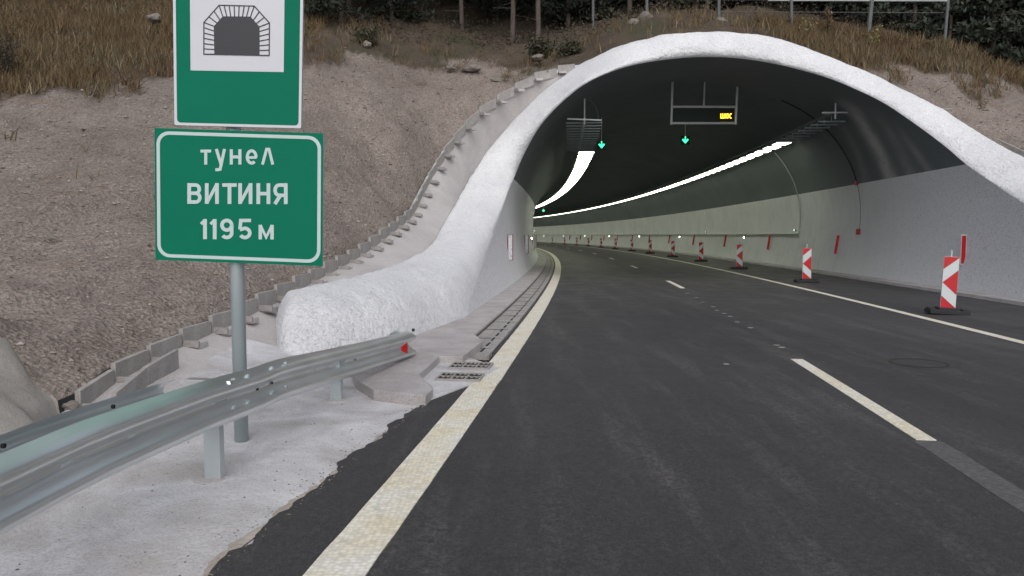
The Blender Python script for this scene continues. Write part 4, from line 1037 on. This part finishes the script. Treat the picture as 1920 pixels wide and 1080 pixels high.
for k_ in range(46):
    X=2.5+26*g.random(); Y=30.5+3.5*g.random()+(0 if X>7 else 2.5)
    put_pine(3 if g.random()<.7 else 2,X,Y,'low dark pine behind the slope fence above the tunnel',g.random()*6.28,.7+.4*g.random())
# grass
def blades(pts,h,wd,g,lean=.35,tuft=6,spread=.08):
    n=len(pts)*tuft; base=np.repeat(pts,tuft,0)+np.c_[g.normal(size=(n,2))*spread,np.full(n,-.03)]
    H=h*(.4+.8*g.random(n)); a=g.random(n)*6.28; ld=g.normal(size=(n,2))*lean; tip=base+np.c_[ld*H[:,None],H*(1-.3*np.abs(ld).sum(1))]
    wv=np.c_[np.cos(a)*wd,np.sin(a)*wd,np.zeros(n)]; mid=base*.45+tip*.55-np.c_[ld*H[:,None]*.15,np.zeros(n)]
    return np.concatenate([np.stack([base-wv,base+wv,mid+wv*.8,mid-wv*.8],1),np.stack([mid-wv*.8,mid+wv*.8,tip+wv*.15,tip-wv*.15],1)]),n
def grasscond(a,z):
    inview=(np.abs(a[...,0])<a[...,1]*.8)*(a[...,1]<33)*(a[...,1]>8)
    patch=np.vectorize(lambda x,y: .25+max(0,fbm((x*.45,y*.45,2))*1.6))(a[...,0],a[...,1])
    core=((a[...,0]<-7)|((a[...,0]>8.5)*(a[...,1]<27.8)))*1.
    return z*inview*(patch*.22+core*.95)*((a[...,0]<-5)|(a[...,1]<28.6))
pg=surf_samples(9000,grasscond,3); q_,n=blades(pg,.5,.011,np.random.default_rng(4),tuft=7)
r_=np.clip(np.array([.5+.5*fbm((p[0]*.5,p[1]*.5,7)) for p in np.repeat(pg,7,0)])+np.random.default_rng(8).normal(size=n)*.22,0,1)
tag(leafmesh('dry_grass',q_,np.tile(r_,2),M['grass']),'tall dry brown grass on the bank above the gravel slope','grass',kind='stuff')
pg=surf_samples(900,lambda a,z:(z>.05)*(z<.95)*(a[...,1]<33)+.004*(z<.1)*(a[...,1]<26)*(a[...,1]>7)*(np.abs(a[...,0])<a[...,1]*.8),6); q_,n=blades(pg,.28,.01,np.random.default_rng(9),tuft=6,lean=.6)
tag(leafmesh('sparse_weeds',q_,np.tile(np.random.default_rng(1).random(n),2),M['grass']),'sparse dry weeds along the upper edge of the gravel slope','weeds',kind='stuff')
# forest undergrowth
pu2=surf_samples(22000,lambda a,z:(z>.6)*(a[...,1]>25.5)*(a[...,1]<56)*(np.abs(a[...,0])<a[...,1]*.8)*(.15+(a[...,1]>29)),12); gg=np.random.default_rng(3); pu2=np.repeat(pu2,5,0); pu2=pu2+gg.normal(size=pu2.shape)*[.22,.22,.14]+[0,0,.18]
tag(leafmesh('undergrowth',clump(pu2,.06,gg,.7),gg.random(len(pu2)),M['brush']),'dark leafy undergrowth covering the forest floor','undergrowth',kind='stuff')
# shrubs
def shrub(px,py,Y,rad,h,label,m,n,size=.07,name='shrub',stems=5):
    c=aty(px,py,Y); c.z=hz(c.x,c.y); r=empty(name,c,0,label,'shrub'); g=np.random.default_rng(int(px)); b=MB(); cs=[]
    for k in range(stems):
        a=g.random()*6.28; e_=Vector((math.cos(a)*rad*.7,math.sin(a)*rad*.7,h*(.6+.4*g.random()))); md=e_*.5+Vector((g.normal()*.06,g.normal()*.06,.05)); b.tube([Vector((0,0,-.05)),md,e_],[.014,.009,.004],5,False)
        for j in range(n//stems): f=.25+.75*g.random(); p=e_*f; cs.append((p.x+g.normal()*rad*.25,p.y+g.normal()*rad*.25,p.z+g.normal()*rad*.2))
    b.build('stems',M['bark'],r); cs=np.array(cs); leafmesh('leaves',clump(cs,size,g,.8),g.random(len(cs)),M[m],r)
shrub(1010,112,27,.55,.7,'dark low bush at the forest edge above the stepped drain','shrub',1400)
shrub(1065,112,26.6,.5,.35,'low olive bush just above the top of the concrete drain','shrub',900)
shrub(15,160,18.5,.5,1.1,'yellow green shrub in the dry grass at the left edge','brush',1500,.035)
shrub(1520,68,26.4,.4,.9,'thin sapling with pale yellow leaves left of the taller stalk','yleaf',60,.05,'sapling',4)
shrub(1553,72,26.6,.12,1.1,'narrow pale dry stalk between the two saplings','grass',260,.05,'dry_stalk',3)
shrub(1640,92,25.8,.25,1.0,'slender sapling with bright yellow leaves by the leaning fence post','yleaf',90,.05,'sapling',4)
shrub(690,80,27.5,.5,.6,'brown green bush at the top of the gravel slope right of the sign','shrub',900)
shrub(1850,70,33,2.2,2.6,'large dark leafless bush in the top right corner behind the dry grass','shrub',16000,.045,'bush',16)
shrub(1720,40,34,1.6,2.2,'dark bush behind the right end of the fence','shrub',10000,.045,'bush',12)
rock('rock',gnd(132,762,.03),(.07,.05,.045),'lump of soil and rock at the foot of the stepped drain',seed=31)
# loose stones on the slope: one scatter
def stones(pts,sz,g):
    base=np.array([(1,0,0),(-1,0,0),(0,1,0),(0,-1,0),(0,0,1),(0,0,-1)],float); tri=[(0,2,4),(2,1,4),(1,3,4),(3,0,4),(2,0,5),(1,2,5),(3,1,5),(0,3,5)]
    out=[];rn=[]
    for p,s in zip(pts,sz):
        v=base*(.6+.7*g.random((6,3)))*s*[1,1,.6]; a=g.random()*3; c,s_=math.cos(a),math.sin(a); v=v@np.array([[c,s_,0],[-s_,c,0],[0,0,1]])+p
        k=g.random()
        for t in tri: out.append(v[list(t)]); rn.append(k)
    return np.array(out),np.array(rn)
gg=np.random.default_rng(21)
ps=surf_samples(12000,lambda a,z:(z<.7)*(a[...,1]>3)*(a[...,1]<28)*(np.abs(a[...,0])<a[...,1]*.8+1)/(1+(np.maximum(a[...,1],.1)/9)**1.6),22)
sz=.006+.022*gg.random(len(ps))**6; sz=sz*(1+ps[:,1]/16)
t_,rn=stones(ps,sz,gg); tag(leafmesh('loose_gravel',t_,rn,M['stone']),'loose stones scattered over the brown gravel slope','gravel',kind='stuff')
# grit on the verge near the asphalt edge
gp_=[]
while len(gp_)<900:
    y=gg.random()*7+2.5; e_=road(y,as_left(y)).x; x=e_-abs(gg.normal())*.12+.05 if gg.random()<.6 else e_-gg.random()*2.6
    gp_.append((x,y,(vz(x,y) if x<e_ else Zr)+.002))
t_,rn=stones(np.array(gp_),.003+.006*gg.random(900)**2,gg); tag(leafmesh('loose_grit',t_,rn*.5,M['stone']),'dark grit along the ragged asphalt edge','grit',kind='stuff')
